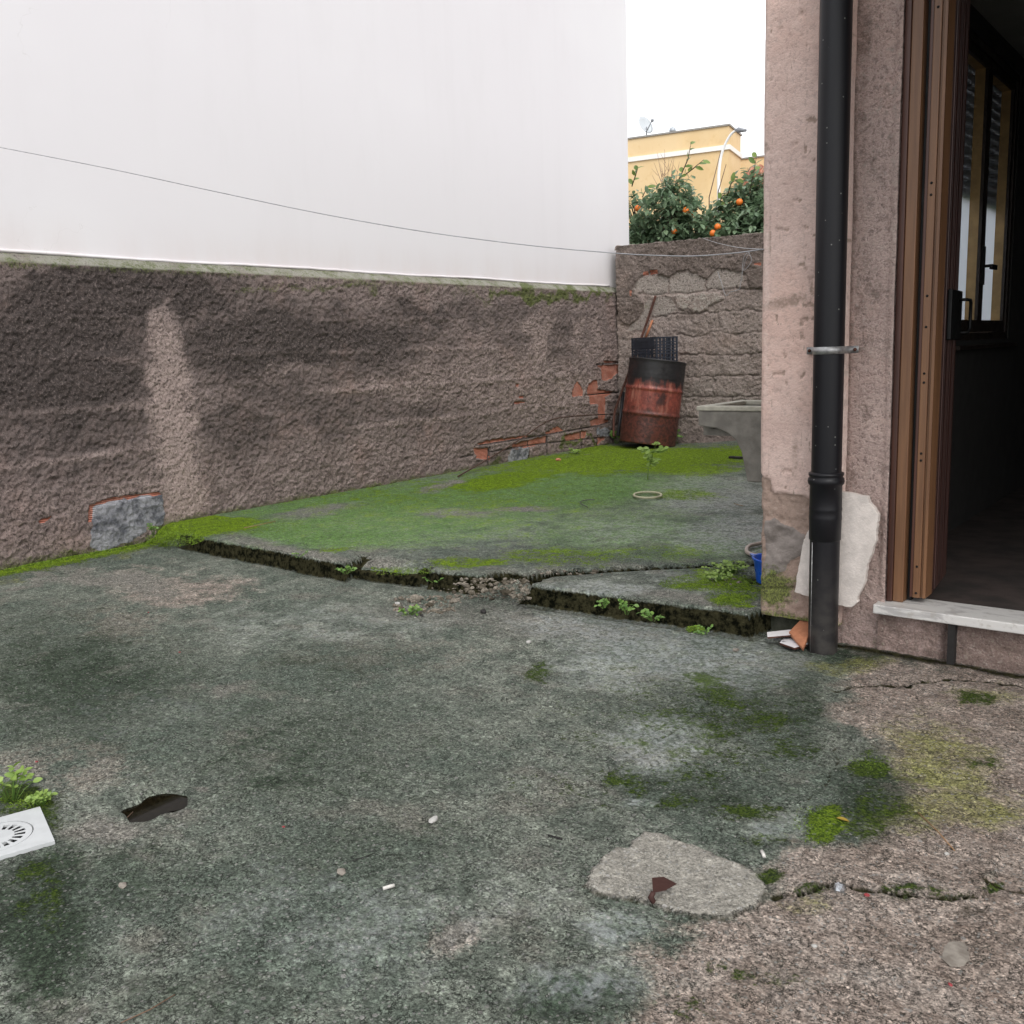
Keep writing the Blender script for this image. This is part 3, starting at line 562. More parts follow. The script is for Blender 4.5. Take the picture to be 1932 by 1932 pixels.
# ------------------------------------------------------------------ left low wall
def mk_wall(name, U, Wz, fpos, m, parent, fmask, flip=False):
    GU, GZ = np.meshgrid(U, Wz); u, v = GU.ravel(), GZ.ravel(); P0 = fpos(u, v, 0*u); x, y = proj(P0)
    d, wa, wb = fmask(u, v, x, y); return grid(name, fpos(u, v, d), len(U), len(Wz), m, parent, {'wa': wa, 'wb': wb}, flip)
XW = -5.72
lw = empty('rendered_wall', (XW-.1, 3, 0), 'low wall of rough dark render with bare brick patches under the white building', 'wall')
cz = lambda zx, zy: (868+zx*.1758, 641.5+zy*.1758)
BR = [[(1465, 275), (1750, 262), (1735, 330), (1640, 400), (1560, 440), (1530, 430), (1515, 300)], [(1260, 440), (1325, 530), (1330, 600), (1205, 605), (1225, 520)],
      [(1410, 435), (1470, 430), (1480, 530), (1690, 565), (1560, 610), (1555, 850), (1600, 860), (1590, 890), (1400, 925), (1395, 860), (1480, 830), (1480, 690), (1395, 690), (1385, 600), (1365, 590), (1375, 470)],
      [(145, 1165), (320, 1150), (320, 1290), (180, 1270)], [(560, 1115), (940, 1030), (940, 1100), (740, 1150), (570, 1160)], [(925, 995), (1050, 920), (1110, 970), (940, 1015)], [(1130, 1020), (1360, 975), (1350, 1050), (1130, 1090)],
      [(200, 1120), (330, 1072), (700, 1022), (760, 1040), (560, 1065), (210, 1130)], [(1480, 1050), (1570, 1040), (1480, 1120)], [(600, 500), (600, 465), (630, 465), (628, 505)], [(632, 600), (680, 600), (680, 622), (640, 628)], [(580, 665), (720, 655), (640, 685), (580, 690)], [(1535, 225), (1640, 225), (1750, 236), (1560, 245)]]
BR = [[cz(*p) for p in q] for q in BR]
BR += [[(166, 953), (200, 941), (300, 928), (306, 934), (220, 949), (180, 957), (176, 985), (166, 985)], [(70, 983), (98, 974), (96, 980), (78, 988)]]
CE = [[(174, 957), (219, 945), (270, 935), (307, 933), (312, 988), (281, 996), (250, 1019), (195, 1041), (168, 1031)], [cz(520, 1180), cz(740, 1150), cz(740, 1300), cz(520, 1330)], [cz(1480, 950), cz(1600, 930), cz(1600, 1030), cz(1490, 1020)]]
STRIP = [(296, 575), (318, 570), (340, 640), (362, 740), (374, 840), (380, 980), (312, 1000), (303, 900), (291, 800), (280, 690), (284, 620)]
LN = [[cz(1380, 592), cz(1710, 560)], [cz(200, 1132), cz(760, 1045), cz(1480, 920), cz(1600, 885)], [cz(1460, 262), cz(1790, 235)], [cz(940, 1030), cz(935, 1230)], [cz(1305, 970), cz(1305, 1180)], [cz(1475, 930), cz(1475, 1130)], [cz(740, 1090), cz(742, 1300)], [cz(318, 1150), cz(305, 1380)], [cz(140, 1235), cz(0, 1260)], [cz(330, 1200), cz(560, 1160), cz(940, 1105), cz(1475, 1050)]]
def lw_mask(u, v, x, y):
    wn = (fbm(u, v, 18, 3, 71)-.5); xw = x+wn*12; yw = y+(fbm(u, v, 18, 3, 72)-.5)*10
    scl = 1.
    bk = -1e9*np.ones_like(u); ce = bk.copy()
    for q in BR: bk = np.maximum(bk, polysd(x+wn*5, y+wn*4, q))
    for q in CE: ce = np.maximum(ce, polysd(xw, yw, q))
    ln = np.full(u.shape, 1e9)
    for q in LN: ln = np.minimum(ln, lined(x, y, q))
    brick = sst(-.8, .8, bk); cem = sst(-1.5, 1.5, ce); st = sst(-20, 16, polysd(x+(fbm(u, v, 9, 5, 231, .65)-.5)*60, y+(fbm(u, v, 9, 5, 232, .65)-.5)*50, STRIP))
    e = lambda *a, **k: blob(x, y, *a, **k)
    nb = fbm(u, v, 1.3, 4, 73)
    x, y = x+(fbm(u, v, 5, 4, 221)-.5)*90, y+(fbm(u, v, 5, 4, 222)-.5)*60
    e = lambda *a, **k: blob(x, y, *a, **k)
    dark = mx(e(110, 700, 260, 210, 1.05, 1.), e(480, 640, 220, 90, 1.0, 1.), e(640, 650, 240, 70, .8), e(700, 780, 240, 60, .5), e(450, 820, 130, 70, .5), e(220, 560, 300, 70, 1.0), e(560, 740, 180, 50, .5), e(850, 590, 220, 30, .62), e(1060, 610, 90, 40, .5), e(560, 760, 60, 40, .45), e(120, 830, 200, 100, .6), e(960, 640, 60, 30, .5), e(1050, 660, 40, 25, .5), e(620, 600, 120, 24, .6))
    # pale course lines show through the render
    vq = v+(fbm(u, v, 3, 3, 78)-.5)*.05; crs = mx(np.exp(-((vq-.30)/.022)**2)*.6, np.exp(-((vq-.60)/.03)**2), np.exp(-((vq-.90)/.028)**2)*.9, np.exp(-((vq-1.2)/.025)**2)*.8, np.exp(-((vq-1.45)/.02)**2)*.5)*sst(.25, .65, fbm(u, v, 2.2, 3, 77))
    dark = dark*(.62+.85*nb)-.45*crs
    light_ = mx(st*(.84-.45*sst(640, 570, y)), e(1010, 640, 30, 70, .6), e(1115, 640, 16, 60, .5), e(860, 720, 330, 60, .32), e(1080, 740, 130, 60, .4), e(560, 700, 120, 12, .35), crs*.28, e(300, 940, 90, 30, .5))
    dark = np.clip(dark, 0, .88)*(1-st)
    tan = mx(e(900, 560, 290, 16, .7), e(1060, 572, 120, 20, .4))
    mossv = mx(e(1030, 558, 170, 11, .75), e(30, 495, 90, 12, .55), e(640, 540, 260, 9, .45), e(1090, 836, 60, 8, .8, ang=-9)*(brick < .5), e(940, 872, 30, 10, .7), np.clip(1-(v-.0-.09*(u > 3.3))/.075, 0, 1)*.72)
    cream = np.maximum(sst(1.742, 1.775, v)*.95, 0)*(.5+.7*fbm(u, v, 6, 3, 75)); cream = mx(cream, tan*.22)
    mossv = mx(mossv, sst(1.70, 1.76, v)*.42, sst(1.76, 1.79, v)*fbm(u, v, 3, 3, 79)*.62)
    d = (fbm(u, v, 55, 3, 81, .6)-.5)*.034+(fbm(u, v, 17, 3, 83)-.5)*.016+(fbm(u, v, 2, 2, 84)-.5)*.02+crs*.007
    d = d*(1-.88*brick)*(1-.3*cem)*(1-.25*st); d = d-brick*.013+cem*.004-.014*np.exp(-(ln/1.1)**2)
    d = np.where(v > 1.755, d*.35, d)
    dark = mx(dark, np.exp(-(ln/1.3)**2)*1.6*(1-0*brick)); brick = brick*(1-np.exp(-(ln/1.0)**2))
    return d, (light_, brick, cem), (np.clip(dark, 0, 1.), mossv*(1-brick)*(1-cem*.6), cream)
U = axis([(-3.5, 2.0, .06), (2.0, 4.2, .0075), (4.2, 6.5, .010), (6.5, 9.15, .013)])
Wz = axis([(-.1, 1.76, .0085)])
def lw_pos(u, v, d):
    top = np.clip((v-1.76)/.06, 0, 1); return np.stack([XW+d-.085*top, u, np.minimum(v, 1.76)+top*.068], 1)
Wz = np.concatenate([Wz, np.linspace(1.765, 1.82, 12)])
mk_wall('wall_face', U, Wz, lw_pos, M['leftwall'], lw, lw_mask)
MB().box((XW-.45, -3.5, -.3), (XW-.03, 9.15, 1.74)).build('wall_core', M['interior'], lw)

# ------------------------------------------------------------------ white building behind the low wall
wb_ = empty('white_building', (-9, 3, 0), 'tall plain white plastered building rising behind the low wall', 'building')
m = MB(); m.box((-15, -8, 1.775), (-5.80, 9.425, 9.2)); m.box((-15, -8, -.3), (-6.25, 9.425, 1.77)); m.build('wall', M['white'], wb_)
m = MB()  # drip bead along the foot of the white wall
ys = np.linspace(-8, 9.0, 200); m.tube([(-5.797, yy, 1.829+.004*math.sin(yy*3)+random.uniform(-.002, .002)) for yy in ys], .011, 6); m.build('plaster_bead', M['white'], wb_)
MB().box((-15.2, -8.2, 9.2), (-5.65, 9.6, 9.38)).build('roof', M['grey'], wb_)

# ------------------------------------------------------------------ far block wall
FD = np.array([math.cos(R(9)), math.sin(R(9)), 0]); FN = np.array([math.sin(R(9)), -math.cos(R(9)), 0]); FO = np.array([-5.70, 9.0, 0.])
def far_at(x, y, off=0.): return atP(x, y, FO+FN*off, FN)
fwall = empty('block_wall', (-5, 9.2, 0), 'higher grey block wall with crumbling render closing the far end of the yard', 'wall')
fz = lambda a, b: (1056.6+a*.2501, 422.6+b*.2501)
SMOOTH = [[(555, 490), (610, 400), (740, 385), (825, 400), (825, 525), (720, 540), (640, 520)], [(835, 430), (870, 380), (980, 360), (1040, 380), (1095, 430), (1095, 510), (960, 520), (835, 525)], [(1105, 420), (1180, 350), (1340, 350), (1390, 370), (1370, 470), (1240, 490), (1110, 500)],
          [(740, 545), (850, 560), (880, 650), (830, 690), (700, 690), (700, 600)], [(520, 780), (620, 700), (640, 600), (700, 560), (660, 700), (640, 800), (530, 800)]]
SMOOTH = [[fz(*p) for p in q] for q in SMOOTH]
THICK = [fz(*p) for p in [(870, 545), (960, 530), (1200, 525), (1235, 575), (1170, 600), (1100, 650), (1040, 675), (980, 630), (900, 650)]]
EDGE = [fz(*p) for p in [(440, 720), (540, 760), (620, 690), (640, 600), (570, 520), (560, 470), (610, 390), (690, 350), (760, 385), (825, 395), (870, 370), (980, 345), (1040, 370), (1100, 420), (1180, 340), (1340, 350), (1400, 380), (1420, 470), (1560, 480)]]
FL = [[(550, 535), (940, 522), (1260, 487), (1560, 490)], [(700, 700), (1050, 672), (1260, 652), (1560, 648)], [(880, 835), (1060, 850), (1200, 805), (1350, 835), (1560, 800)], [(880, 992), (1200, 990), (1440, 985), (1560, 950)], [(940, 1152), (1420, 1140), (1560, 1135)], [(930, 1308), (1510, 1300)], [(880, 1462), (1040, 1456)], [(827, 395), (827, 525)], [(1100, 420), (1098, 510)], [(1440, 990), (1450, 1060)], [(1150, 1155), (1152, 1300)], [(1180, 660), (1190, 800)], [(1300, 1310), (1302, 1460)]]
FL = [[fz(*p) for p in q] for q in FL]
def fw_mask(u, v, x, y):
    wn = fbm(u, v, 14, 3, 91)-.5; xw = x+wn*12; yw = y+(fbm(u, v, 14, 3, 92)-.5)*11
    s = -1e9*np.ones_like(u)
    for q in SMOOTH: s = np.maximum(s, polysd(xw, yw, q))
    s = sst(-1, 1.5, s); tk = sst(-1.5, 1, polysd(xw, yw, THICK)); topr = sst(-1.5, 1, polysd(xw, yw, EDGE+[(1500, 380), (1100, 380)]))
    ln = np.full(u.shape, 1e9)
    for q in FL: ln = np.minimum(ln, lined(xw, yw, q))
    g_ = np.exp(-(ln/1.5)**2)*(1-tk)*(1-topr)
    e = lambda *a, **k: blob(x, y, *a, **k)
    dark = mx(topr*(.45+.5*fbm(u, v, 4, 3, 94)), g_*(.25+.6*fbm(u, v, 6, 3, 98)), e(1310, 820, 150, 24, .5), np.clip(1-(v-.1)/.12, 0, 1)*.6, e(1185, 560, 20, 60, .5), fbm(u, v, 3, 3, 95)*.45)
    light_ = mx(s*.75, e(1330, 760, 130, 60, .35), tk*.25)
    brick = mx(sst(-.6, .6, polysd(x, y, [fz(632, 360), fz(668, 355), fz(668, 385), fz(630, 388)])), sst(-.6, .6, polysd(x, y, [fz(675, 350), fz(740, 345), fz(745, 375), fz(680, 382)])), sst(-.6, .6, polysd(x, y, [fz(1465, 295), fz(1520, 290), fz(1520, 312), fz(1470, 312)])), sst(-.6, .6, polysd(x, y, [fz(530, 500), fz(548, 500), fz(545, 545), fz(530, 540)])))
    cream = tk*.35+sst(2.235, 2.25, v)*.35
    rr = (fbm(u, v, 40, 4, 96, .62)-.5)*.032+(fbm(u, v, 9, 3, 97)-.5)*.03
    d = rr*(1-.85*s)*(1-.5*tk)+topr*.022+tk*.02-g_*.016-brick*.01
    return d, (light_, brick, 0*u), (dark, mx(np.clip(1-(v-.1)/.06, 0, 1)*.5, e(1235, 575, 40, 14, .25)), cream)
def fw_pos(u, v, d):
    return FO+FD*u[:, None]+FN*d[:, None]+np.array([0, 0, 1.])*v[:, None]
UU = axis([(-.0, 1.95, .0095), (1.95, 5.6, .06)]); VV = axis([(0, 2.245, .0095)])
mk_wall('wall_face', UU, VV, fw_pos, M['farwall'], fwall, fw_mask)
m = MB(); Mf = Matrix(((FD[0], -FN[0], 0, FO[0]), (FD[1], -FN[1], 0, FO[1]), (0, 0, 1, 0), (0, 0, 0, 1)))
m.box((-.0, .03, -.3), (5.6, .24, 2.235), Mf); m.build('wall_core', M['interior'], fwall)
# rough coping
U3 = axis([(-.02, 1.95, .012), (1.95, 5.6, .1)]); V3 = np.linspace(-.012, .25, 16)
GU, GV = np.meshgrid(U3, V3); u, v = GU.ravel(), GV.ravel(); hh = 2.25+(fbm(u, v, 25, 3, 99)-.5)*.03-.05*sst(.015, -.012, v)-.05*sst(.24, .25, v)
Pc = FO+FD*u[:, None]-FN*v[:, None]; Pc[:, 2] = hh
grid('coping', Pc, len(U3), len(V3), M['farwall'], fwall, {'wa': (0*u, 0*u, 0*u), 'wb': (0*u+.45, 0*u+.25, 0*u+.3)})

# ------------------------------------------------------------------ the house on the right
YP = 3.47
house = empty('house', (0, 6, 0), 'pink plastered house with dark open doorway on the right side of the yard', 'house')
def pil_mask(u, v, x, y):
    wn = fbm(u, v, 22, 3, 101)-.5; xw = x+wn*14; yw = y+(fbm(u, v, 22, 3, 102)-.5)*12
    low_ = sst(-3, 3, polysd(xw, yw, [(1425, 890), (1452, 905), (1458, 930), (1485, 932), (1520, 938), (1540, 942), (1540, 1300), (1400, 1300), (1400, 930)]))
    rest = sst(-3, 3, yw-1000)*(x > 1575); low_ = mx(low_, rest*.0)
    cem = sst(-2, 2, polysd(xw, yw, [(1445, 984), (1462, 978), (1500, 1000), (1522, 1010), (1516, 1045), (1492, 1060), (1478, 1078), (1442, 1092), (1438, 1000)]))
    mo = mx(blob(x, y, 1455, 1112, 50, 46, .75), blob(x, y, 1470, 1095, 60, 14, .6), np.clip(1-(v-.08)/.04, 0, 1)*.7)
    dk = mx(low_*1., blob(x, y, 1480, 570, 50, 14, .62, ang=-15), blob(x, y, 1500, 860, 8, 60, .4), blob(x, y, 1620, 1120, 60, 50, .8), (np.abs(fbm(u*1., v*.05, 30, 3, 104)-.52) < .008)*.35, blob(x, y, 1452, 430, 3, 80, .5), np.clip(1-(v-.1)/.1, 0, 1)*.5)
    li = mx(blob(x, y, 1446, 400, 7, 500, .35), blob(x, y, 1590, 600, 8, 600, .45)); tan = blob(x, y, 1480, 1140, 60, 24, .55)
    holes = ((fbm(u, v, 30, 2, 105) > .80))*1.; 
    d = (fbm(u, v, 5, 3, 106)-.5)*.010+(fbm(u, v, 60, 2, 107)-.5)*.002
    d = d+low_*(-.011+(fbm(u, v, 45, 3, 108)-.5)*.016)+cem*.006-holes*.004
    d = d-.012*sst(.012, 0, u)*1.-.05*(u > .3225)-.008*np.exp(-((y-1112)/2.5)**2)*(x < 1535)
    return d, (li, 0*u, cem*.85), (mx(dk, holes*.6), mo, tan*.3)
Up = np.concatenate([[0, .0005], np.linspace(.005, .321, 60), [.3226]]); Vp = axis([(.075, 3.1, .0065)])
mk_wall('pillar_face', Up, Vp, lambda u, v, d: np.stack([-1.552+u, YP-d, v], 1), M['pillar'], house, pil_mask)
m = MB(); m.box((-1.546, YP+.045, .078), (-1.231, 3.76, 3.1)); m.build('pillar', M['pillar'], house)
m = MB(); m.box((-1.52, YP+.05, -.1), (-1.20, 3.70, .09)); m.build('pillar_foot', simple('mossy_footing', (.05, .05, .035), .9, col2=(.02, .024, .012), bump=.6), house)
def rec_mask(u, v, x, y):
    n = fbm(u, v, 30, 4, 111, .6); n2_ = fbm(u, v, 6, 3, 112); holes = sst(.60, .72, n)
    cr = np.exp(-((fbm(u, v, 7, 3, 113)-.5)/.012)**2)*sst(.5, .65, n2_)*.8
    d = (n-.5)*.012+(n2_-.5)*.012-holes*.004-cr*.004+.010*sst(.13, .155, u)
    return d, (blob(x, y, 1688, 500, 8, 700, .35)+0*u, 0*u, 0*u), (mx(holes*.45, cr*.7, n2_*.35, np.exp(-(u/.018)**2)*.7, np.clip(1-(v-.0)/.3, 0, 1)*.6, blob(x, y, 1625, 60, 30, 90, .5)), np.clip(1-(v-.0)/.12, 0, 1)*.3, 0*u)
Ur = np.linspace(-.012, .162, 36); Vr = axis([(-.03, 3.1, .007)])
mk_wall('recess_face', Ur, Vr, lambda u, v, d: np.stack([-1.232+u, YP+.045-d, v], 1), M['recess'], house, rec_mask)
m = MB(); m.box((-1.229, YP+.078, -.1), (-1.072, 3.76, 3.1)); m.build('door_jamb_wall', M['recess'], house)
# lower face under the threshold, rest of the facade, other walls
def base_mask(u, v, x, y):
    n = fbm(u, v, 30, 4, 121, .6); gap = np.exp(-((u-.235)/.010)**2)
    return (n-.5)*.022-gap*.02, (0*u, 0*u, 0*u), (mx(np.minimum(.55+n*.4, .88), gap*1.5, np.clip(1-v/.06, 0, 1)*.7), 0*u+.1, 0*u)
mk_wall('plinth_face', axis([(0, .7, .008), (.7, 1.8, .05)]), np.linspace(-.03, .15, 24), lambda u, v, d: np.stack([-1.09+u, YP+.03-d, v], 1), M['recess'], house, base_mask)
OX = .62
WM = atX(1846, 560, -1.283)[1]; WE = atX(1884, 560, -1.283)[1]; WL = WE-WM-.02; WY0 = WM-WL-.10; WY1 = WE+.20
m = MB()
m.box((OX, YP+.04, -.1), (4.2, 3.76, 3.1)); m.box((-1.25, YP+.05, 2.52), (OX, 3.76, 3.1))
m.box((-1.36, 3.76, -.1), (-1.27, WY0, 3.1)); m.box((-1.36, WY0, -.1), (-1.27, WY1, 1.13)); m.box((-1.36, WY0, 2.60), (-1.27, WY1, 3.1)); m.box((-1.36, WY1, -.1), (-1.27, 9.2, 3.1))
m.box((3.95, 3.76, -.1), (4.2, 9.2, 3.1)); m.box((-1.27, 9.0, -.1), (3.95, 9.2, 3.1)); m.build('wall', simple('pink_plaster_plain', (.36, .27, .24), .9, sc=6, bump=.3), house)
m = MB(); m.box((-1.27, 3.76, -.1), (-1.262, WY0, 2.7)); m.box((-1.27, WY0, -.1), (-1.262, WY1, 1.13)); m.box((-1.27, WY0, 2.60), (-1.262, WY1, 2.7)); m.box((-1.27, WY1, -.1), (-1.262, 8.0, 2.7))
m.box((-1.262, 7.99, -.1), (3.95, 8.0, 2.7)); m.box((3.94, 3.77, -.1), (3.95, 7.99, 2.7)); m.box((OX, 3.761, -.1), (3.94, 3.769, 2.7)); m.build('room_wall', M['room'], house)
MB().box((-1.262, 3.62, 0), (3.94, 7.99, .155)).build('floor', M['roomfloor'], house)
m = MB(); m.box((-1.262, 3.77, 2.7), (3.94, 7.99, 2.75)); m.build('ceiling', M['ceil'], house)
MB().box((-.55, 3.77, 2.40), (-.25, 7.99, 2.699)).build('ceiling_beam', M['room'], house)
MB().box((-1.62, 3.3, 3.1), (4.35, 9.3, 3.28)).build('roof', M['grey'], house)
# threshold
tp = [atz(1657, 1138, .185), atz(1990, 1184, .185)]
m = MB(); yA = YP-.012; m.box((-1.098, yA, .150), (OX, 3.64, .185), bev=.004); thr = m.build('threshold', M['marble'], house); thr['label'] = 'white veined marble threshold'
m = MB(); q = atY(1796, 1180, YP); m.box((q[0]-.012, YP-.004, -.01), (q[0]+.012, YP+.03, .149)); rb = m.build('dark_gap_strip', M['darkdebris'], house)  # near-black strip painted for the unlit gap around a bit of rusty metal
# door frame made of foil clad profiles
def X_at(pxl, Y, yy=560): return atY(pxl, yy, Y)[0]
df = MB(); z0, z1 = .186, 2.5
X0 = -1.072
df.box((X0, 3.528, z0), (X0+.020, 3.60, z1), bev=.002); df.build('door_frame', M['wooddark'], house)
f1 = MB(); f1.box((X0+.0205, 3.535, z0), (X0+.058, 3.61, z1), bev=.003); fr = f1.build('door_frame', M['woodlight'], house)
gk = MB(); gk.box((X0+.0585, 3.585, z0), (X0+.074, 3.64, z1)); gk.build('gasket', M['black'], house)
f1 = MB(); f1.box((X0+.0745, 3.555, z0+.02), (X0+.086, 3.64, z1), bev=.002); f1.build('door_stile', M['wooddark'], house)
f1 = MB(); f1.box((X0+.0865, 3.550, z0+.02), (X0+.112, 3.64, z1), bev=.002); f1.box((X0+.1125, 3.560, z0+.02), (X0+.119, 3.64, z1)); f1.box((X0+.1195, 3.552, z0+.02), (X0+.131, 3.64, z1), bev=.002); stile = f1.build('door_stile', M['woodlight'], house)
for yy in (25, 350, 372, 560, 618, 705, 722, 855, 868, 1068, 1118):
    pz = atY(1720, yy*1., 3.55)[2]
    s_ = MB(); s_.lathe([(0, .003), (.0035, .0025), (.0045, 0)], 12, Matrix.Translation((X0+.099, 3.5495, pz))@Matrix.Rotation(R(90), 4, 'X')); s_.build('screw', M['blackmetal'], stile)
# folded ribbed leaf
LD = Vector((-.106, .994, 0)); LO = Vector((X0+.131, 3.645, 0)); LN_ = Vector((.994, .106, 0))
Ml = Matrix(((LD.x, LN_.x, 0, LO.x), (LD.y, LN_.y, 0, LO.y), (0, 0, 1, 0), (0, 0, 0, 1)))
LL = .3
while proj(np.array([tuple(LO+LD*(LL+.01)+Vector((0, 0, 1.4)))]))[0][0] < 1802 and LL < .9: LL += .01
print('LL', LL)
m = MB(); m.box((0, -.035, .21), (LL, 0, 2.48), Ml)
k = 0.01
while k < LL-.03:
    wv = random.choice((.022, .034, .05)); m.box((k, .0005, .22), (min(k+wv, LL-.01), .006, 2.46), Ml, bev=.0015); k += wv+.006
leaf = m.build('door_leaf', M['leafwood'], house)
m = MB(); m.box((.03, .0065, 1.14), (LL-.015, .022, 1.32), Ml, bev=.004); lk = m.build('lock_box', M['blackmetal'], leaf)
m = MB(); m.tube([Ml@Vector(p) for p in ((LL-.10, .022, 1.285), (LL-.10, .045, 1.285), (LL-.02, .050, 1.285), (LL-.005, .050, 1.275), (LL-.005, .050, 1.18), (LL-.02, .045, 1.165), (LL-.04, .022, 1.165))], .006, 8); m.build('handle', M['blackmetal'], leaf)
# window in the side wall, seen from inside
win = MB(); WX0, WX1 = -1.345, -1.2685
win.box((WX0, WY0, 1.13), (WX1, WY0+.05, 2.60)); win.box((WX0, WY1-.05, 1.13), (WX1, WY1, 2.60)); win.box((WX0, WY0+.05, 1.13), (WX1, WY1-.05, 1.17)); win.box((WX0, WY0+.05, 2.56), (WX1, WY1-.05, 2.60))
wn = win.build('window', M['winshade'], house); wc = WM+.01
for (ya, yb) in ((WY0+.052, wc-.002), (wc+.002, WY1-.062)):
    for bx in ((-1.345, -1.291, M['winlit']), (-1.2905, -1.275, M['winshade'])):
        s_ = MB(); s_.box((bx[0], ya, 1.172), (bx[1], ya+.045, 2.558)); s_.box((bx[0], yb-.045, 1.172), (bx[1], yb, 2.558)); s_.box((bx[0], ya+.045, 1.172), (bx[1], yb-.045, 1.235)); s_.box((bx[0], ya+.045, 2.51), (bx[1], yb-.045, 2.558)); s_.build('sash', bx[2], wn)
    s_ = MB(); s_.box((-1.343, ya+.045, 1.235), (-1.339, yb-.045, 2.51)); s_.build('pane', M['glass'], wn)
s_ = MB(); s_.box((-1.275, wc-.015, 1.42), (-1.262, wc+.015, 1.62)); s_.box((-1.262, wc-.006, 1.51), (-1.232, wc+.006, 1.525)); s_.box((-1.236, wc-.01, 1.50), (-1.222, wc+.11, 1.525)); s_.build('window_handle', M['blackmetal'], wn)
MB().box((-1.262, WY0-.04, 1.085), (-1.22, WY1+.04, 1.105)).build('window_sill', M['winshade'], house)
s_ = MB(); zz = 2.59
while zz > 1.90: s_.box((-1.375, WY0+.002, zz-.048), (-1.362, WY1-.002, zz)); zz -= .052
sh = s_.build('roller_shutter', M['shutter'], house)
# unseen overhang, guessed and added to shade the door and the dry strip
MB().box((-.95, 2.2, 2.78), (4.2, 3.50, 2.95)).build('shade_overhang', M['grey'], house)

# downpipe
PY = YP-.078; PX = -.007+(atY(1555.5, 1215, PY-.02)[0]*.6+atY(1571.5, 0, PY-.02)[0]*.4); dp_ = empty('downpipe', (PX, PY, 0), 'black plastic downpipe running down the front of the pink pillar', 'pipe')
T_ = Matrix.Translation((PX, PY, 0))
MB().lathe([(.0535, .62), (.0535, 3.2)], 40, T_).build('upper_pipe', M['pipe'], dp_)
MB().lathe([(0, -.02), (.0535, -.02), (.0535, .0), (.0535, .425)], 40, T_).build('lower_pipe', M['pipe'], dp_)
m = MB(); m.lathe([(.0535, .425), (.057, .428), (.0575, .50), (.0585, .505), (.0585, .515), (.0575, .52), (.0575, .535), (.0585, .54), (.0585, .545), (.0575, .55), (.0575, .63), (.0635, .636), (.0655, .646), (.0635, .656), (.058, .662), (.0625, .668), (.0625, .676), (.0535, .68)], 40, T_); m.build('coupling', M['pipe'], dp_)
m = MB(); m.tube([(PX-.030, PY-.0445, .0), (PX-.030, PY-.0445, .42)], .0016, 6); m.build('seam', M['clamp'], dp_)
zc = 1.118; m = MB(); n_ = 24; prof = []
pts = [(-.105, .060), (-.064, .060)]+[(.0565*math.cos(a), -.0565*math.sin(a)) for a in np.linspace(math.pi*.93, math.pi*.07, 20)]+[(.064, .060), (.085, .060)]
pts = [(PX-x if False else PX+x, PY+yv) for x, yv in pts]
vs = []; 
for (x, yv) in pts: vs += [(x, yv, zc-.013), (x, yv, zc+.013)]
m.add(vs, [(2*i, 2*i+2, 2*i+3, 2*i+1) for i in range(len(pts)-1)], True)
cl_ = m.build('clamp', M['clamp'], dp_); so_ = cl_.modifiers.new('Solid', 'SOLIDIFY'); so_.thickness = .0025
for sx in (-.094, .074):
    m = MB(); m.lathe([(0, .007), (.005, .006), (.0065, 0)], 10, Matrix.Translation((PX+sx, PY+.057, zc))@Matrix.Rotation(R(90), 4, 'X')); m.build('screw', M['rust'], cl_)

# foam board leaning behind the pipe
fb = [(738, 318), (945, 355), (955, 395), (990, 430), (1015, 480), (1003, 560), (1000, 640), (965, 735), (940, 800), (930, 900), (885, 990), (880, 1030), (845, 1057), (745, 1045), (575, 990), (482, 960), (508, 800), (540, 640), (562, 585)]
pts = [atY(1358.6+a*.2969, 830+b*.2969, 3.455) for a, b in fb]
fine_ = []
for i in range(len(pts)):
    a, b = pts[i], pts[(i+1) % len(pts)]; kk = 5
    for t in range(kk):
        p = a+(b-a)*t/kk; j_ = .0022 if t else 0; fine_.append((p[0]+random.uniform(-j_, j_), p[2]+random.uniform(-j_, j_)))
bx_ = sum(p[0] for p in fine_)/len(fine_)
Mb = Matrix(((1, 0, 0, 0), (0, 0, -1, 3.4645), (0, 1, 0, 0), (0, 0, 0, 1)))
m = MB(); m.prism(fine_, .026, Mb); foam = m.build('foam_board', M['foam'], None, bevel=.003)
tag(foam, 'broken cream board with jagged edges wedged behind the black downpipe', 'board')

# ------------------------------------------------------------------ small things by the pipe foot
tw = empty('tile_shard', onyard(1492, 1212), 'flat white glazed tile shard with brown edge in front of the orange tile piece', 'tile', 'broken tile pieces by the downpipe')
def shard(name, poly, zb, thick, topm, sidem, label, group, tilt=0, root=None):
    P = [atz(x, y, zb) for x, y in poly]; c = np.mean(P, 0); o = empty(name, c, label, 'tile', group)
    Mt = Matrix.Translation(tuple(c))@Matrix.Rotation(R(tilt), 4, 'X')
    pl = [(p[0]-c[0], p[1]-c[1]) for p in P]
    MB().prism(pl, thick, Mt).build('tile_body', sidem, o); MB().prism(pl, .0012, Mt@Matrix.Translation((0, 0, thick+.0002))).build('glaze', topm, o); return o
bpy.data.objects.remove(tw)
shard('tile_shard', [(1447, 1196), (1502, 1190), (1512, 1199), (1448, 1205)], .035, .006, M['tilewhite'], M['rust'], 'narrow white tile strip sticking out left of the orange tile piece', None)
shard('tile_shard', [(1471, 1216), (1489, 1197), (1520, 1205), (1540, 1214), (1499, 1226)], .014, .007, M['tilewhite'], M['rust'], 'larger white tile piece lying flat at the foot of the downpipe', None)
shard('tile_shard', [(1489, 1192), (1515, 1177), (1533, 1175), (1533, 1188), (1515, 1213)], .050, .010, M['terracotta'], M['terracotta'], 'orange terracotta tile piece leaning against the foot of the downpipe', None, 12)
random.seed(5)
c = onyard(1475, 1208); m = MB()
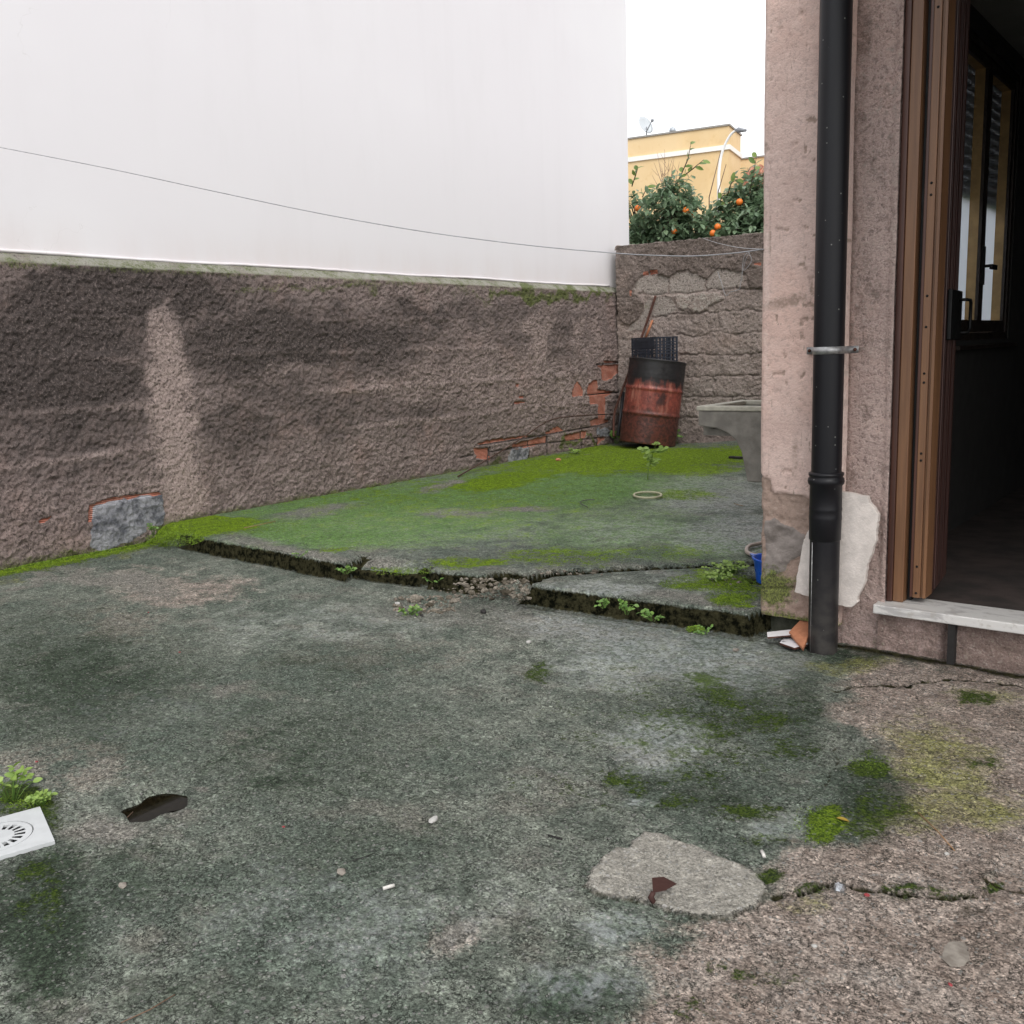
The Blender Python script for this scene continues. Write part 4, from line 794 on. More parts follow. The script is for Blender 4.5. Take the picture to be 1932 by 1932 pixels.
for i in range(26):
    a = np.array(atz(random.uniform(1458, 1530), random.uniform(1200, 1219), .006)); s = random.uniform(.012, .028)
    m.add([tuple(a+np.array([random.uniform(-s, s), random.uniform(-s, s), random.uniform(0, .022)])) for _ in range(4)], [(0, 1, 2), (1, 2, 3)])
tag(m.build('plastic_film', M['bag']), 'crumpled clear plastic film under the white tile pieces', 'litter')

# blue pot
p = onyard(1432, 1101); p = np.array([p[0]+.035, p[1]+.03, p[2]])
o = empty('blue_pot', p, 'small blue plastic pot tipped behind the foot of the pink pillar', 'pot')
Mx = Matrix.Translation(tuple(p))@Matrix.Rotation(R(4), 4, 'Y')
MB().lathe([(0, .004), (.055, .004), (.058, .01), (.076, .105), (.083, .112), (.083, .118), (.074, .116), (.055, .014), (0, .012)], 36, Mx).build('pot_body', M['blue'], o)
m = MB(); m.add([(-.078, -.022, .116), (-.104, 0, .121), (-.078, .022, .116), (-.072, -.0, .072)], [(0, 1, 3), (1, 2, 3), (0, 2, 1)], M=Mx); m.build('spout', M['blue'], o)
# hose loop near the pillar
def spline(P, n=8):
    P = [np.array(q, float) for q in P]; out = []
    for i in range(len(P)-1):
        a, b, c, d = P[max(i-1, 0)], P[i], P[i+1], P[min(i+2, len(P)-1)]
        for k in range(n):
            t = k/n; out.append(.5*((2*b)+(-a+c)*t+(2*a-5*b+4*c-d)*t*t+(-a+3*b-3*c+d)*t**3))
    out.append(P[-1]); return out
m = MB(); m.tube(spline([np.array(atz(x, y, .118)) for x, y in ((1480, 1010), (1437, 1024), (1416, 1029), (1409, 1036), (1412, 1043), (1428, 1048), (1475, 1052))]), .0105, 10)
tag(m.build('garden_hose', M['hose']), 'loop of beige hose lying on the slab left of the pillar', 'hose')
cc = [np.array(atz(1222+26*math.cos(a), 934+5.6*math.sin(a), .118)) for a in np.linspace(0, 2*math.pi, 40)]
m = MB(); m.tube(cc, .009, 8, caps=False); tag(m.build('plastic_ring', simple('cream_ring', (.42, .40, .27), .6)), 'pale plastic ring lying in the moss near the seedling', 'ring')
# sink
SX = -2.03; pA = atX(1317, 772, SX); pB = atX(1399, 757, SX); ya, yb = pA[1], pB[1]; zr = pA[2]
sink = empty('laundry_sink', (-1.8, (ya+yb)/2, zr), 'grey concrete laundry sink bracketed to the house wall beside the pillar', 'sink')
def sX(x_, y_): q = atY(x_, y_, ya); return (q[0], q[2])
prof = [sX(1317, 775), sX(1317, 803)]+[sX(*q) for q in ((1332, 806), (1352, 808), (1372, 817), (1388, 831), (1398, 852), (1404, 880), (1409, 909))]+[(-1.365, sX(1436, 912)[1]), (-1.365, sX(1317, 775)[1])]
Ms = Matrix(((1, 0, 0, 0), (0, 0, -1, ya+.05), (0, 1, 0, 0), (0, 0, 0, 1)))
m = MB(); m.prism(prof, .05, Ms); m.build('bracket', M['sink'], sink, bevel=.006)
Ms2 = Matrix(((1, 0, 0, 0), (0, 0, -1, yb), (0, 1, 0, 0), (0, 0, 0, 1))); 
zt = prof[0][1]; xl = prof[0][0]
m = MB(); m.box((xl+.001, ya+.051, zt-.115), (xl+.045, yb-.001, zt-.001)); m.box((-1.60, ya+.051, zt-.115), (-1.547, yb-.001, zt-.001)); m.box((xl+.045, ya+.051, zt-.115), (-1.60, yb-.001, zt-.085)); m.box((xl+.045, yb-.045, zt-.085), (-1.60, yb-.001, zt-.001)); m.build('basin', M['sink'], sink)
m = MB(); m.box((xl-.006, ya-.006, zt), (-1.547, ya+.045, zt+.022), bev=.005); m.box((xl-.006, yb-.045, zt), (-1.547, yb+.006, zt+.022), bev=.005); m.box((xl-.006, ya+.0455, zt+.0005), (xl+.045, yb-.0455, zt+.0215), bev=.005); m.box((-1.60, ya+.0455, zt+.0005), (-1.547, yb-.0455, zt+.0215), bev=.005); m.build('rim', M['sinkrim'], sink)
m = MB(); m.ico((-1.72, yb-.14, zt-.01), .05, jit=.3, sc=(1.4, 1, .5)); m.box((-1.80, yb-.30, zt-.084), (-1.66, yb-.10, zt-.02)); tag(m.build('dark_rag', M['darkdebris']), 'dark rag heap inside the concrete sink', 'rag')

# ------------------------------------------------------------------ oil drum, crate, bottle, poles
dc = np.array(atY(1221, 834, 8.72)); dc[2] = zat(dc[0], dc[1])+.008
drum = empty('oil_drum', dc, 'rusty red oil drum with soot black top leaning in the far corner', 'drum')
tilt = Matrix.Translation(tuple(dc+np.array([0, 0, .022])))@Matrix.Rotation(R(yaw*180/math.pi), 4, 'Z')@Matrix.Rotation(R(8.3), 4, 'Y')@Matrix.Rotation(R(-2), 4, 'X')@Matrix.Diagonal((1.04, 1.04, 1, 1))
prof = [(0, .012), (.272, .012), (.284, 0), (.288, .008)]
for zz in np.linspace(.03, .85, 60):
    r = .286
    for zb in (.315, .575): r += .013*math.exp(-((zz-zb)/.013)**2)
    for zb in (.09, .115, .14, .17, .20, .70, .73): r += .003*math.exp(-((zz-zb)/.008)**2)
    prof.append((r, zz))
prof += [(.290, .868), (.292, .876), (.288, .883), (.281, .880), (.278, .862)]
me_o = MB(); me_o.lathe(prof, 72); ob = me_o.build('drum_body', M['drum'], None); ob.parent = drum; ob.matrix_local = Matrix.Translation(tuple(-dc))@tilt
ob = MB().lathe([(0, .860), (.278, .860)], 48).build('lid', M['drumlid'], None); ob.parent = drum; ob.matrix_local = Matrix.Translation(tuple(-dc))@tilt
topc = tilt@Vector((0, 0, .862))
# crate: ground plan square turned so two faces show
ct = np.array(atY(1238, 668, dc[1]+.06)); zb = topc.z+.0
cA = atP(1192, 664, (0, dc[1]+.02, 0), (0, 1, 0)); 
ch = .255; CY = dc[1]+.0
c1 = np.array(atY(1191, 664, CY+.12)); c2 = np.array(atY(1238, 667, CY-.06)); 
e1 = c2[:2]-c1[:2]; ang = math.atan2(e1[1], e1[0]); L1 = float(np.hypot(*e1)); L2 = .27
base_z = topc.z-.006+.012
Mc = Matrix.Translation((c1[0], c1[1], base_z))@Matrix.Rotation(ang, 4, 'Z')@Matrix.Rotation(R(1.5), 4, 'Y')
# second visible face runs from c2 towards the right and away
c3 = np.array(atY(1279, 667, CY+.13)); L2 = float(np.hypot(*(c3[:2]-c2[:2]))); ang2 = math.atan2(c3[1]-c2[1], c3[0]-c2[0])
crate = empty('plastic_crate', (c1[0], c1[1], base_z), 'black slatted plastic crate standing on top of the rusty drum', 'crate')
d1_ = np.array([math.cos(ang), math.sin(ang)]); d2_ = np.array([math.cos(ang2), math.sin(ang2)])
def cpt(a, b, zc_): q = c1[:2]+d1_*a+d2_*b; return (q[0], q[1], base_z+zc_)
def panel(mb, s, a0, a1, z0_, z1_, t=.006):
    # s: 0 front-left face, 1 front-right, 2/3 the back ones
    def P(u_, v_, zz_):
        return {0: cpt(u_, v_, zz_), 1: cpt(L1-v_, u_, zz_), 2: cpt(u_, L2-v_, zz_), 3: cpt(v_, u_, zz_)}[s]
    vs = [P(u_, v_, zz_) for zz_ in (z0_, z1_) for v_ in (0, t) for u_ in (a0, a1)]
    mb.add(vs, [(0, 2, 3, 1), (4, 5, 7, 6), (0, 1, 5, 4), (2, 6, 7, 3), (0, 4, 6, 2), (1, 3, 7, 5)])
for s in range(4):
    L = L1 if s in (0, 2) else L2
    m = MB(); panel(m, s, 0, L, ch-.014, ch, .014); panel(m, s, 0, L, .035, .047, .010); panel(m, s, 0, L, 0, .010, .010)
    for zz in (.078, .108, .138, .168, .198): panel(m, s, .01, L-.01, zz, zz+.012, .009)
    for kk in np.linspace(.004, L-.016, 7): panel(m, s, kk, kk+.014, .0005, ch-.0005, .0115)
    if s == 0:
        panel(m, s, .04, L-.04, .13, ch-.016, .0105)
        for kk in range(9):    # row of raised marks, too worn to read
            x_ = .045+kk*(L-.09)/9; panel(m, s, x_, x_+.006, .068, .108, .0125); panel(m, s, x_+.008, x_+.014, .068+.02*(kk % 2), .088+.02*(kk % 2), .0125)
    m.build('crate_side', M['crate'], crate)
m = MB()
for kk in np.linspace(0, L2-.02, 8): m.add([cpt(.01, kk, .004), cpt(L1-.01, kk, .004), cpt(L1-.01, kk+.012, .004), cpt(.01, kk+.012, .004)], [(0, 1, 2, 3)])
m.build('crate_floor', M['crate'], crate)
bt = np.array(atY(1222, 671, dc[1]-.13)); bz = topc.z+.016
m = MB(); b0 = np.array([bt[0]-.055, bt[1]+.03, bz+.012]); b1 = np.array([bt[0]+.06, bt[1]-.01, bz-.0])
m.tube([b0, b0+(b1-b0)*.05, b0+(b1-b0)*.55, b0+(b1-b0)*.68, b0+(b1-b0)*.75, b1], [.016, .026, .027, .02, .017, .017], 14); bo = m.build('plastic_bottle', M['bottle'])
tag(bo, 'small white plastic pipe fitting lying on the drum top below the crate', 'fitting')
m = MB(); m.tube([b1+(b1-b0)*.002, b1+(b1-b0)*.006], .0135, 12)
ho = m.build('opening', M['black'], bo)
# leaning pole behind the drum
gp = np.array(atz(1159, 826, .11)); pt = np.array(far_at(1237, 558, .03))
gp = np.array(atP(1158, 824, FO+FN*.42, FN))
pm = [gp, gp+(pt-gp)*.08+np.array([-.012, 0, .02])]
q1 = np.array(atP(1158, 800, FO+FN*.38, FN)); q2 = np.array(atP(1160, 778, FO+FN*.35, FN)); q3 = np.array(atP(1172, 742, FO+FN*.30, FN)); q4 = np.array(atP(1212, 632, FO+FN*.12, FN))
m = MB(); m.tube(spline([gp, q1, q2, q3, q4, pt], 6), .013, 8); tag(m.build('rusty_pipe', M['rust']), 'thin rusty pipe leaning on the block wall behind the drum', 'pipe')
s0 = np.array(far_at(1217, 640, .06)); s1 = np.array(far_at(1231, 604, .03)); m = MB(); m.tube([s0, s1], .013, 6); tag(m.build('terracotta_stick', M['terracotta']), 'short orange clay piece standing behind the crate', 'fragment')
s0 = np.array(atP(1166, 822, FO+FN*.40, FN)); s1 = np.array(atP(1176, 740, FO+FN*.2, FN)); m = MB(); m.tube([s0, s1], .018, 6); tag(m.build('dark_bar', simple('dark_steel', (.02, .02, .024), .6)), 'dark steel bar standing between the drum and the rusty pipe', 'bar')
# thin bent rod lying on the left wall
rp = [(864, 899), (938, 856), (991, 822.5), (1019, 803), (1044, 791), (1079, 785.5), (1153, 781), (1172, 781.6)]
P = [np.array(atz(864, 899, .112))]+[np.array(atX(x, y, XW+.05+.0*i)) for i, (x, y) in enumerate(rp[1:])]
m = MB(); m.tube(spline(P, 5), .0065, 6); tag(m.build('bent_rod', M['rod']), 'thin bent rusty rod leaning on the low wall beside the bare bricks', 'rod')

# ------------------------------------------------------------------ wires
A = np.array([-1.56, 3.62]); Bp = np.array(atX(0, 278, -5.62))[:2]
dv = Bp-A; nv = np.array([dv[1], -dv[0], 0.]); 
wp = [(0, 278), (200, 317), (400, 360), (600, 402), (800, 437), (1000, 463), (1166, 478), (1240, 482), (1310, 483), (1380, 478), (1436, 471)]
P = [np.array(atP(x, y, (A[0], A[1], 0), nv)) for x, y in wp]; P[0:0] = [P[0]+(P[0]-P[1])*.06]; P.append(P[-1]+(P[-1]-P[-2])*.1)
m = MB(); m.tube(spline(P, 8), .0022, 6); tag(m.build('clothes_line', M['wire']), 'long sagging grey wire stretched across the yard to the pillar', 'wire')
e0 = np.array(far_at(1325, 449, -.02)); e1_ = np.array([A[0], A[1]+.02, P[-2][2]])
e1_ = np.array(atX(1438, 470.5, -1.555))
mid = [(1350, 457.5), (1390, 466.5)]
PP = [e0]+[CAM+(ray(x, y)*((np.linalg.norm(e0-CAM)*(1-t)+np.linalg.norm(e1_-CAM)*t)/np.linalg.norm(ray(x, y)))) for (x, y), t in zip(mid, (.3, .65))]+[e1_]
m = MB(); m.tube(spline(PP, 6), .0022, 6); tag(m.build('tie_wire', M['wire']), 'short wire from the top of the block wall to the pillar', 'wire')
wp = [(1414, 476), (1405, 482), (1401, 500), (1400, 520), (1397, 536), (1394, 546), (1378, 551), (1369, 557), (1360, 530), (1354, 512)]
m = MB(); m.tube(spline([np.array(far_at(x, y, .06)) for x, y in wp], 6), .003, 5)
m.tube(spline([np.array(far_at(x, y, .06)) for x, y in ((1413, 477), (1418, 490), (1412, 502), (1403, 510), (1406, 492), (1412, 480))], 6), .0025, 5)
tag(m.build('dangling_wire', M['wire']), 'loose looped end of pale wire hanging on the block wall', 'wire')

# ------------------------------------------------------------------ floor drain
g0 = np.array(atz(104, 1592, 0)); g1 = np.array(atz(76, 1527, 0)); ed = (g1-g0)[:2]; Ld = float(np.hypot(*ed)); ax = ed/Ld; ay = np.array([-ax[1], ax[0]])
lz = zat(g0[0]+.03, g0[1]-.02)+.001; gr = empty('drain_cover', (g0[0], g0[1], lz), 'square grey drain cover with a ring of dark slots on the lower left', 'drain')
Md = Matrix(((ax[0], ay[0], 0, g0[0]), (ax[1], ay[1], 0, g0[1]), (0, 0, 1, lz), (0, 0, 0, 1)))
if True:
    h = Ld/2
    m = MB(); n = 64; ro_ = h*.72; ri = h*.66
    sq = []
    for i in range(n):
        a = 2*math.pi*i/n; cx_, cy_ = math.cos(a), math.sin(a); s = h/max(abs(cx_), abs(cy_)); sq.append((h+cx_*s, h+cy_*s))
    rg = [(h+ro_*math.cos(2*math.pi*i/n), h+ro_*math.sin(2*math.pi*i/n)) for i in range(n)]
    vs = [(x, y, 0) for x, y in sq]+[(x, y, .010) for x, y in sq]+[(x, y, .010) for x, y in rg]+[(x, y, 0) for x, y in rg]
    fs = []
    for i in range(n):
        j = (i+1) % n; fs += [(i, j, n+j, n+i), (n+i, n+j, 2*n+j, 2*n+i), (2*n+i, 2*n+j, 3*n+j, 3*n+i)]
    m.add(vs, fs, M=Md); m.build('frame', M['grate'], gr)
    m = MB(); m.prism([(h+(ro_-.0015)*math.cos(2*math.pi*i/n), h+(ro_-.0015)*math.sin(2*math.pi*i/n)) for i in range(n)], .0012, Md); m.build('dark_disc', M['hole'], gr)  # flat black disc standing in for the unlit depth below the slots
    m = MB(); r1, r2_, r3 = ro_-.003, h*.56, h*.34
    ns = 18; seg = 6
    def ring_quad(ra, rb, a0, a1, z_=.009, zz=.003):
        for k in range(seg):
            b0, b1 = a0+(a1-a0)*k/seg, a0+(a1-a0)*(k+1)/seg
            c_ = [(h+ra*math.cos(b0), h+ra*math.sin(b0)), (h+rb*math.cos(b0), h+rb*math.sin(b0)), (h+rb*math.cos(b1), h+rb*math.sin(b1)), (h+ra*math.cos(b1), h+ra*math.sin(b1))]
            m.add([(x, y, zz) for x, y in c_]+[(x, y, z_) for x, y in c_], [(0, 1, 2, 3)[::-1], (4, 5, 6, 7), (0, 1, 5, 4), (1, 2, 6, 5), (2, 3, 7, 6), (3, 0, 4, 7)], M=Md)
    for i in range(ns):
        a = 2*math.pi*i/ns; ring_quad(r2_, r1, a, a+2*math.pi/ns); ring_quad(r3, r2_, a, a+2*math.pi/ns*.40, .0088, .0078)
    m.prism([(h+r3*math.cos(2*math.pi*i/n), h+r3*math.sin(2*math.pi*i/n)) for i in range(n)], .009, Md); m.build('grate', M['grate'], gr)

# ------------------------------------------------------------------ plants and litter on the ground
def leafpoly(m, base, d, up, L, wd, fold=.25):
    d = Vector(d).normalized(); s = d.cross(Vector(up)).normalized(); n = s.cross(d); b = Vector(tuple(base))
    pts = [(0, 0), (.22, .36), (.5, .5), (.8, .33), (1, 0)]
    vs = [b+d*(L*t)+n*(-L*.16*t*t) for t, _ in pts]; k = len(vs)
    for sg in (1, -1): vs += [b+d*(L*t)+s*(sg*wd*w_)+n*(fold*wd*w_-L*.16*t*t) for t, w_ in pts[1:-1]]
    m.add(vs, [(0, 1, 5), (1, 2, 6, 5), (2, 3, 7, 6), (3, 4, 7), (0, 8, 1), (1, 8, 9, 2), (2, 9, 10, 3), (3, 10, 4)], True)
def weed(px_, py_, hgt, n, label, leaf=.014, seed=1, mat='weed', spread=.04, pos=None, group='weeds growing from the cracks'):
    random.seed(seed); p = pos if pos is not None else onyard(px_, py_); o = empty('weed', p, label, 'plant', group)
    st = MB(); lf = MB()
    for i in range(n):
        a = random.uniform(0, 2*math.pi); rr = random.uniform(.2, 1)*spread; hh = hgt*random.uniform(.45, 1)
        tip = Vector((p[0]+rr*math.cos(a), p[1]+rr*math.sin(a), p[2]+hh)); b = Vector((p[0]+rr*.2*math.cos(a), p[1]+rr*.2*math.sin(a), p[2]-.003))
        midp = (b+tip)/2+Vector((0, 0, hh*.15)); st.tube([b, midp, tip], [.0012, .001, .0007], 5)
        k = random.choice((3, 3, 4, 2)); a0 = random.uniform(0, 6.28)
        for j in range(k):
            b2 = a0+j*2*math.pi/k; leafpoly(lf, tip, (math.cos(b2), math.sin(b2), random.uniform(-.3, .8)), (random.uniform(-.9, .9), random.uniform(-1.2, .3), .7), leaf*random.uniform(1., 1.6), leaf*.95)
        if hh > hgt*.7:
            for t in (.45, .7): q = b.lerp(tip, t)+Vector((0, 0, hh*.12)); b2 = random.uniform(0, 6.28); leafpoly(lf, q, (math.cos(b2), math.sin(b2), .3), (random.uniform(-.9, .9), -.8, .7), leaf*.9, leaf*.6)
    st.build('stem', M['weed'], o); lf.build('leaves', M[mat], o); return o
weed(412, 966, .07, 9, 'low green weed at the wall foot, left of the two beside the pale strip', .016, 1, spread=.06)
weed(505, 947, .09, 8, 'taller sprig with round leaves at the low wall foot, above the mossy slab', .017, 2, spread=.05)
weed(478, 952, .06, 6, 'small sprig at the low wall foot between two larger weeds', .014, 3, spread=.04)
weed(290, 1010, .075, 10, 'green weed at the corner of the grey cement patch', .016, 4, spread=.045)
weed(1163, 838, .14, 10, 'leafy weed growing left of the rusty drum', .03, 5, spread=.06)
weed(1276, 838, .15, 9, 'leafy weed growing right of the rusty drum', .032, 6, spread=.06)
weed(1086, 856, .05, 12, 'pale flat weed at the foot of the bare brick wall', .02, 7, 'weedpale', spread=.09)
weed(652, 1082, .035, 9, 'small clover like weed under the gap in the slab edge', .014, 8, spread=.05)
weed(560, 1052, .03, 4, 'tiny leaves on the dark face of the step, left part', .010, 9, spread=.06)
weed(1140, 1146, .03, 7, 'small weed at the foot of the front slab, leftmost', .013, 10, spread=.045)
weed(1182, 1158, .045, 7, 'creeping weed with red stalk at the foot of the front slab', .016, 11, spread=.05)
weed(1232, 1170, .035, 9, 'bushy low weed at the foot of the front slab, right part', .014, 12, spread=.05)
weed(820, 1098, .03, 8, 'tiny white leaved sprigs below the broken slab block', .010, 13, spread=.07)
weed(770, 1160, .03, 16, 'patch of green weeds at the front of the rubble pocket', .013, 14, spread=.075)
weed(1372, 1080, .045, 40, 'dense bright green clover clump left of the blue pot', .013, 15, 'weedpale', spread=.11)
weed(1350, 1095, .03, 22, 'low clover patch on the front slab beside the hole', .012, 16, 'weedpale', spread=.09)
weed(1330, 1198, .03, 7, 'small weed on the ground in front of the slab corner', .012, 17, spread=.04)
weed(22, 1512, .09, 12, 'bright green leafy weed growing above the drain cover', .017, 18, 'weedpale', spread=.055)
weed(78, 1520, .035, 16, 'flat yellow green weed beside the drain cover corner', .012, 19, 'weedpale', spread=.03)
# seedling
p = onyard(1222, 905); sd2 = empty('seedling', p, 'young tree seedling with paired leaves standing on the mossy slab', 'seedling')
st = MB(); lf = MB(); random.seed(9)
main = [Vector(tuple(atP(x, y, p, (0, 1, 0)))) for x, y in ((1222, 906), (1223, 885), (1228, 868), (1233, 852), (1238, 838))]
st.tube(main, [.005, .004, .0035, .0025, .0015], 6)
for (a, b) in (((1227, 870), (1213, 846)), ((1232, 855), (1252, 846)), ((1224, 880), (1236, 868))):
    A_ = Vector(tuple(atP(*a, p, (0, 1, 0)))); B_ = Vector(tuple(atP(*b, p, (0, 1, 0)))); st.tube([A_, B_], [.0025, .001], 5)
    for t in (.3, .5, .7, .85, 1.):
        for sg in (-1, 1): leafpoly(lf, A_.lerp(B_, t), (sg*.8, random.uniform(-.5, .5), random.uniform(-.1, .4)), (random.uniform(-.6, .6), -1, .7), .05, .032)
for q in main[2:]:
    for k in range(4): a = random.uniform(0, 6.28); leafpoly(lf, q, (math.cos(a), math.sin(a), .2), (random.uniform(-.6, .6), -1, .7), .058, .036)
st.build('stem', M['weedpale'], sd2); lf.build('leaves', M['weedpale'], sd2)

# rubble in the broken pocket
random.seed(21); m = MB()
def scatter(n, region, smin, smax):
    for i in range(n):
        x = random.uniform(region[0], region[2]); y = random.uniform(region[1], region[3]); q = onyard(x, y); s = random.uniform(smin, smax)*random.uniform(.6, 1)
        s *= random.choice((.5, .6, .8, 1, 1.35)); m.ico((0, 0, 0), s, jit=.34, sc=(1, random.uniform(.5, 1.0), random.uniform(.3, .7)), M=Matrix.Translation((q[0], q[1], q[2]+s*.1))@Matrix.Rotation(random.uniform(0, 6.28), 4, 'Z')@Matrix.Rotation(random.uniform(-.6, .6), 4, 'X'))
scatter(170, (745, 1125, 860, 1158), .006, .022); scatter(220, (855, 1092, 998, 1132), .006, .022); scatter(60, (1005, 1074, 1160, 1086), .004, .013); scatter(60, (760, 1108, 1000, 1140), .004, .010); scatter(30, (1340, 1085, 1400, 1105), .004, .012)
tag(m.build('rubble', M['rubble']), 'loose concrete rubble filling the broken pocket of the slab edge', 'rubble', kind='stuff')
# moss tufts on the slab and its worn corner
m = MB(); random.seed(31)
def tufts(n, reg, size=.012, ang=0):
    for i in range(n):
        a = random.uniform(0, 6.28); r = math.sqrt(random.random()); x = reg[0]+reg[2]*r*math.cos(a); y = reg[1]+reg[3]*r*math.sin(a); q = onyard(x, y)
        for k in range(3):
            b = random.uniform(0, 6.28); leafpoly(m, (q[0]+random.uniform(-.01, .01), q[1]+random.uniform(-.01, .01), q[2]-.001), (math.cos(b), math.sin(b), random.uniform(.3, 1.)), (0, 0, 1), size*random.uniform(.5, 1), size*.35)
tufts(500, (330, 1017, 55, 14)); tufts(350, (400, 998, 110, 14), .010); tufts(300, (1380, 1128, 50, 15), .011); tufts(700, (1330, 1100, 85, 16), .010); tufts(300, (1395, 1095, 40, 22), .011); tufts(220, (1536, 1558, 38, 38), .006); tufts(120, (1311, 1188, 15, 6), .012); tufts(120, (1640, 1440, 45, 20), .006); tufts(300, (1290, 934, 60, 10), .012); tufts(200, (45, 1512, 50, 14), .008); tufts(1500, (1180, 864, 270, 18), .013); tufts(400, (960, 900, 90, 12), .012); tufts(500, (480, 992, 110, 14), .010); tufts(300, (1100, 1050, 140, 16), .009); tufts(200, (760, 1078, 60, 8), .010)
for i in range(900):
    yy = random.uniform(2.3, 3.35); xx = XW+.02+abs(random.gauss(0, .03)); zz = zat(xx, yy); b = random.uniform(0, 6.28); leafpoly(m, (xx, yy, zz), (math.cos(b), math.sin(b), random.uniform(.3, 1)), (0, 0, 1), .014, .005)
tag(m.build('moss', M['moss']), 'thick green moss cushions on the slab corner and along the wall foot', 'moss', kind='stuff')

# single stones and litter
def stone(px_, py_, s, label, mat='stone', name='stone', cat='stone', sc=(1, .8, .55), seed=1, group=None):
    random.seed(seed); q = onyard(px_, py_); o = MB().ico((0, 0, 0), s, jit=.18, sc=sc, sub=2).build(name, M[mat]); o.location = (q[0], q[1], q[2]+s*sc[2]*.5); o.rotation_euler = (0, 0, random.uniform(0, 3)); return tag(o, label, cat, group)
stone(1114, 944, .028, 'reddish stone lying on the moss near the bare bricks', 'terracotta', seed=2) if False else stone(1053, 869, .03, 'reddish stone lying on the moss near the bare bricks', 'terracotta', seed=2)
stone(818, 1548, .013, 'flat white stone in the middle of the lower yard', 'stonew', sc=(1.3, .8, .35), seed=3)
stone(997, 1213, .013, 'small white stone in front of the rubble pocket', 'stonew', seed=4)
stone(1388, 1228, .013, 'small grey stone on the wet concrete before the downpipe', 'stone', seed=5)
stone(912, 1156, .018, 'black clod just in front of the rubble', 'darkdebris', seed=6, name='clod', cat='clod')
stone(796, 1163, .012, 'dark pebble at the edge of the green rubble weeds', 'darkdebris', seed=7)
stone(644, 1646, .011, 'pale oval pebble left of the cigarette end', 'stone', sc=(1.4, .9, .3), seed=8)
stone(231, 1671, .010, 'flat grey pebble set in the lower left concrete', 'stone', sc=(1.4, .9, .3), seed=9)
stone(1786, 1612, .0065, 'small pinkish pebble at the end of the straw', 'stonew', seed=10) if True else None
stone(1805, 1800, .028, 'flat tan stone on the dry concrete at lower right', 'stone', sc=(1.5, .9, .10), seed=12)
stone(1536, 1786, .0055, 'tiny pale chip left of the flat tan stone', 'stonew', seed=13)
stone(1170, 832, .05, 'grey stone lump left of the drum foot', 'stone', seed=14)
stone(785, 1135, .03, 'grey concrete chunk standing in the rubble pocket', 'rubble', seed=15, name='chunk', cat='chunk', sc=(1, .5, .8))
stone(750, 1140, .014, 'whitish concrete chunk at the left end of the rubble pocket', 'stonew', seed=16, name='chunk', cat='chunk')
stone(1584, 1680, .014, 'crumpled silver foil lying in the crack at lower right', 'foil', name='foil_ball', cat='foil', seed=17, sc=(1, .8, .8))
stone(1635, 1690, .006, 'dark red chip below the crack beside the foil', 'reddebris', name='red_chip', cat='chip', seed=18)
for i, (x, y, lb) in enumerate(((339, 1231, 'red petal on the green concrete below the slab step'), (69, 1438, 'red petal on the dark concrete near the left edge'), (535, 1561, 'pink petal right of the puddle'), (280, 1156, 'dark red petal just below the tan stain by the wall'), (1793, 1859, 'red petal on the dry concrete at the bottom right'))):
    stone(x, y, .005, lb, 'reddebris', name='petal', cat='petal', seed=40+i, sc=(1, .8, .5), group='petals scattered on the ground')
def stick(name, a, b, r, mat, label, cat, h=.004, bend=0):
    A_, B_ = np.array(onyard(*a)), np.array(onyard(*b)); A_[2] = B_[2] = (A_[2]+B_[2])/2+h; mm = (A_+B_)/2+np.array([bend, 0, .0005]); m = MB(); m.tube([A_, mm, B_], r, 6); return tag(m.build(name, M[mat]), label, cat)
stick('cigarette_end', (723, 1681), (744, 1674), .0042, 'paper', 'cigarette end lying in the lower middle of the yard', 'cigarette end', .005)
cg = stick('cigarette_end', (1437, 1608), (1442, 1622), .0042, 'paper', 'cigarette end beside the right side of the round repair patch', 'cigarette end', .005)
stick('nail', (1034, 1580), (1061, 1585), .0022, 'darkdebris', 'black nail lying left above the repair patch', 'nail', .004)
stick('straw_stalk', (1732, 1535), (1801, 1607), .0014, 'straw', 'long brown stalk on the lichen stained concrete', 'stalk', .003, .004)
stick('twig', (228, 1932), (330, 1880), .0012, 'twig', 'thin pale twig at the bottom left edge', 'twig', .003, .006)
stick('twig', (200, 1568), (252, 1544), .0014, 'twig', 'thin twig lying beside the puddle', 'twig', .003, .004)
stick('twig', (664, 1628), (705, 1611), .001, 'darkdebris', 'thin dark twig above the pale pebble', 'twig', .003, .002)
stick('twig', (460, 998), (520, 985), .002, 'straw', 'pale twig on the mossy corner of the slab', 'twig', .006, .006)
stick('twig', (720, 1676+455), (700, 1676+440), .001, 'twig', 'hair thin twig outside the lower edge', 'twig') if False else None
stick('twig', (1385, 975-24), (1402, 956), .002, 'straw', 'short straw on the wet slab near the pillar', 'twig', .004)
m = MB(); m.tube([np.array(atz(x, y, .113)) for x, y in spline([(1110, 958, 0), (1097, 950, 0), (1094, 946, 0), (1106, 943, 0), (1120, 943, 0)], 4) for x, y in [(x, y)]] if False else [np.array(atz(q[0], q[1], .113)) for q in spline([(1109, 957, 0), (1096, 950, 0), (1096, 946, 0), (1108, 943, 0), (1122, 943, 0)], 4)], .003, 5)
tag(m.build('curved_wire', M['darkwire']), 'short curved dark wire lying on the green slab', 'wire')
m = MB(); q = onyard(1588, 1550); leafpoly(m, (q[0]-.014, q[1], q[2]+.006), (1, .25, .0), (0, 0, 1), .032, .016); tag(m.build('fallen_leaf', M['yleaf']), 'yellow fallen leaf on the dark mossy patch', 'leaf')
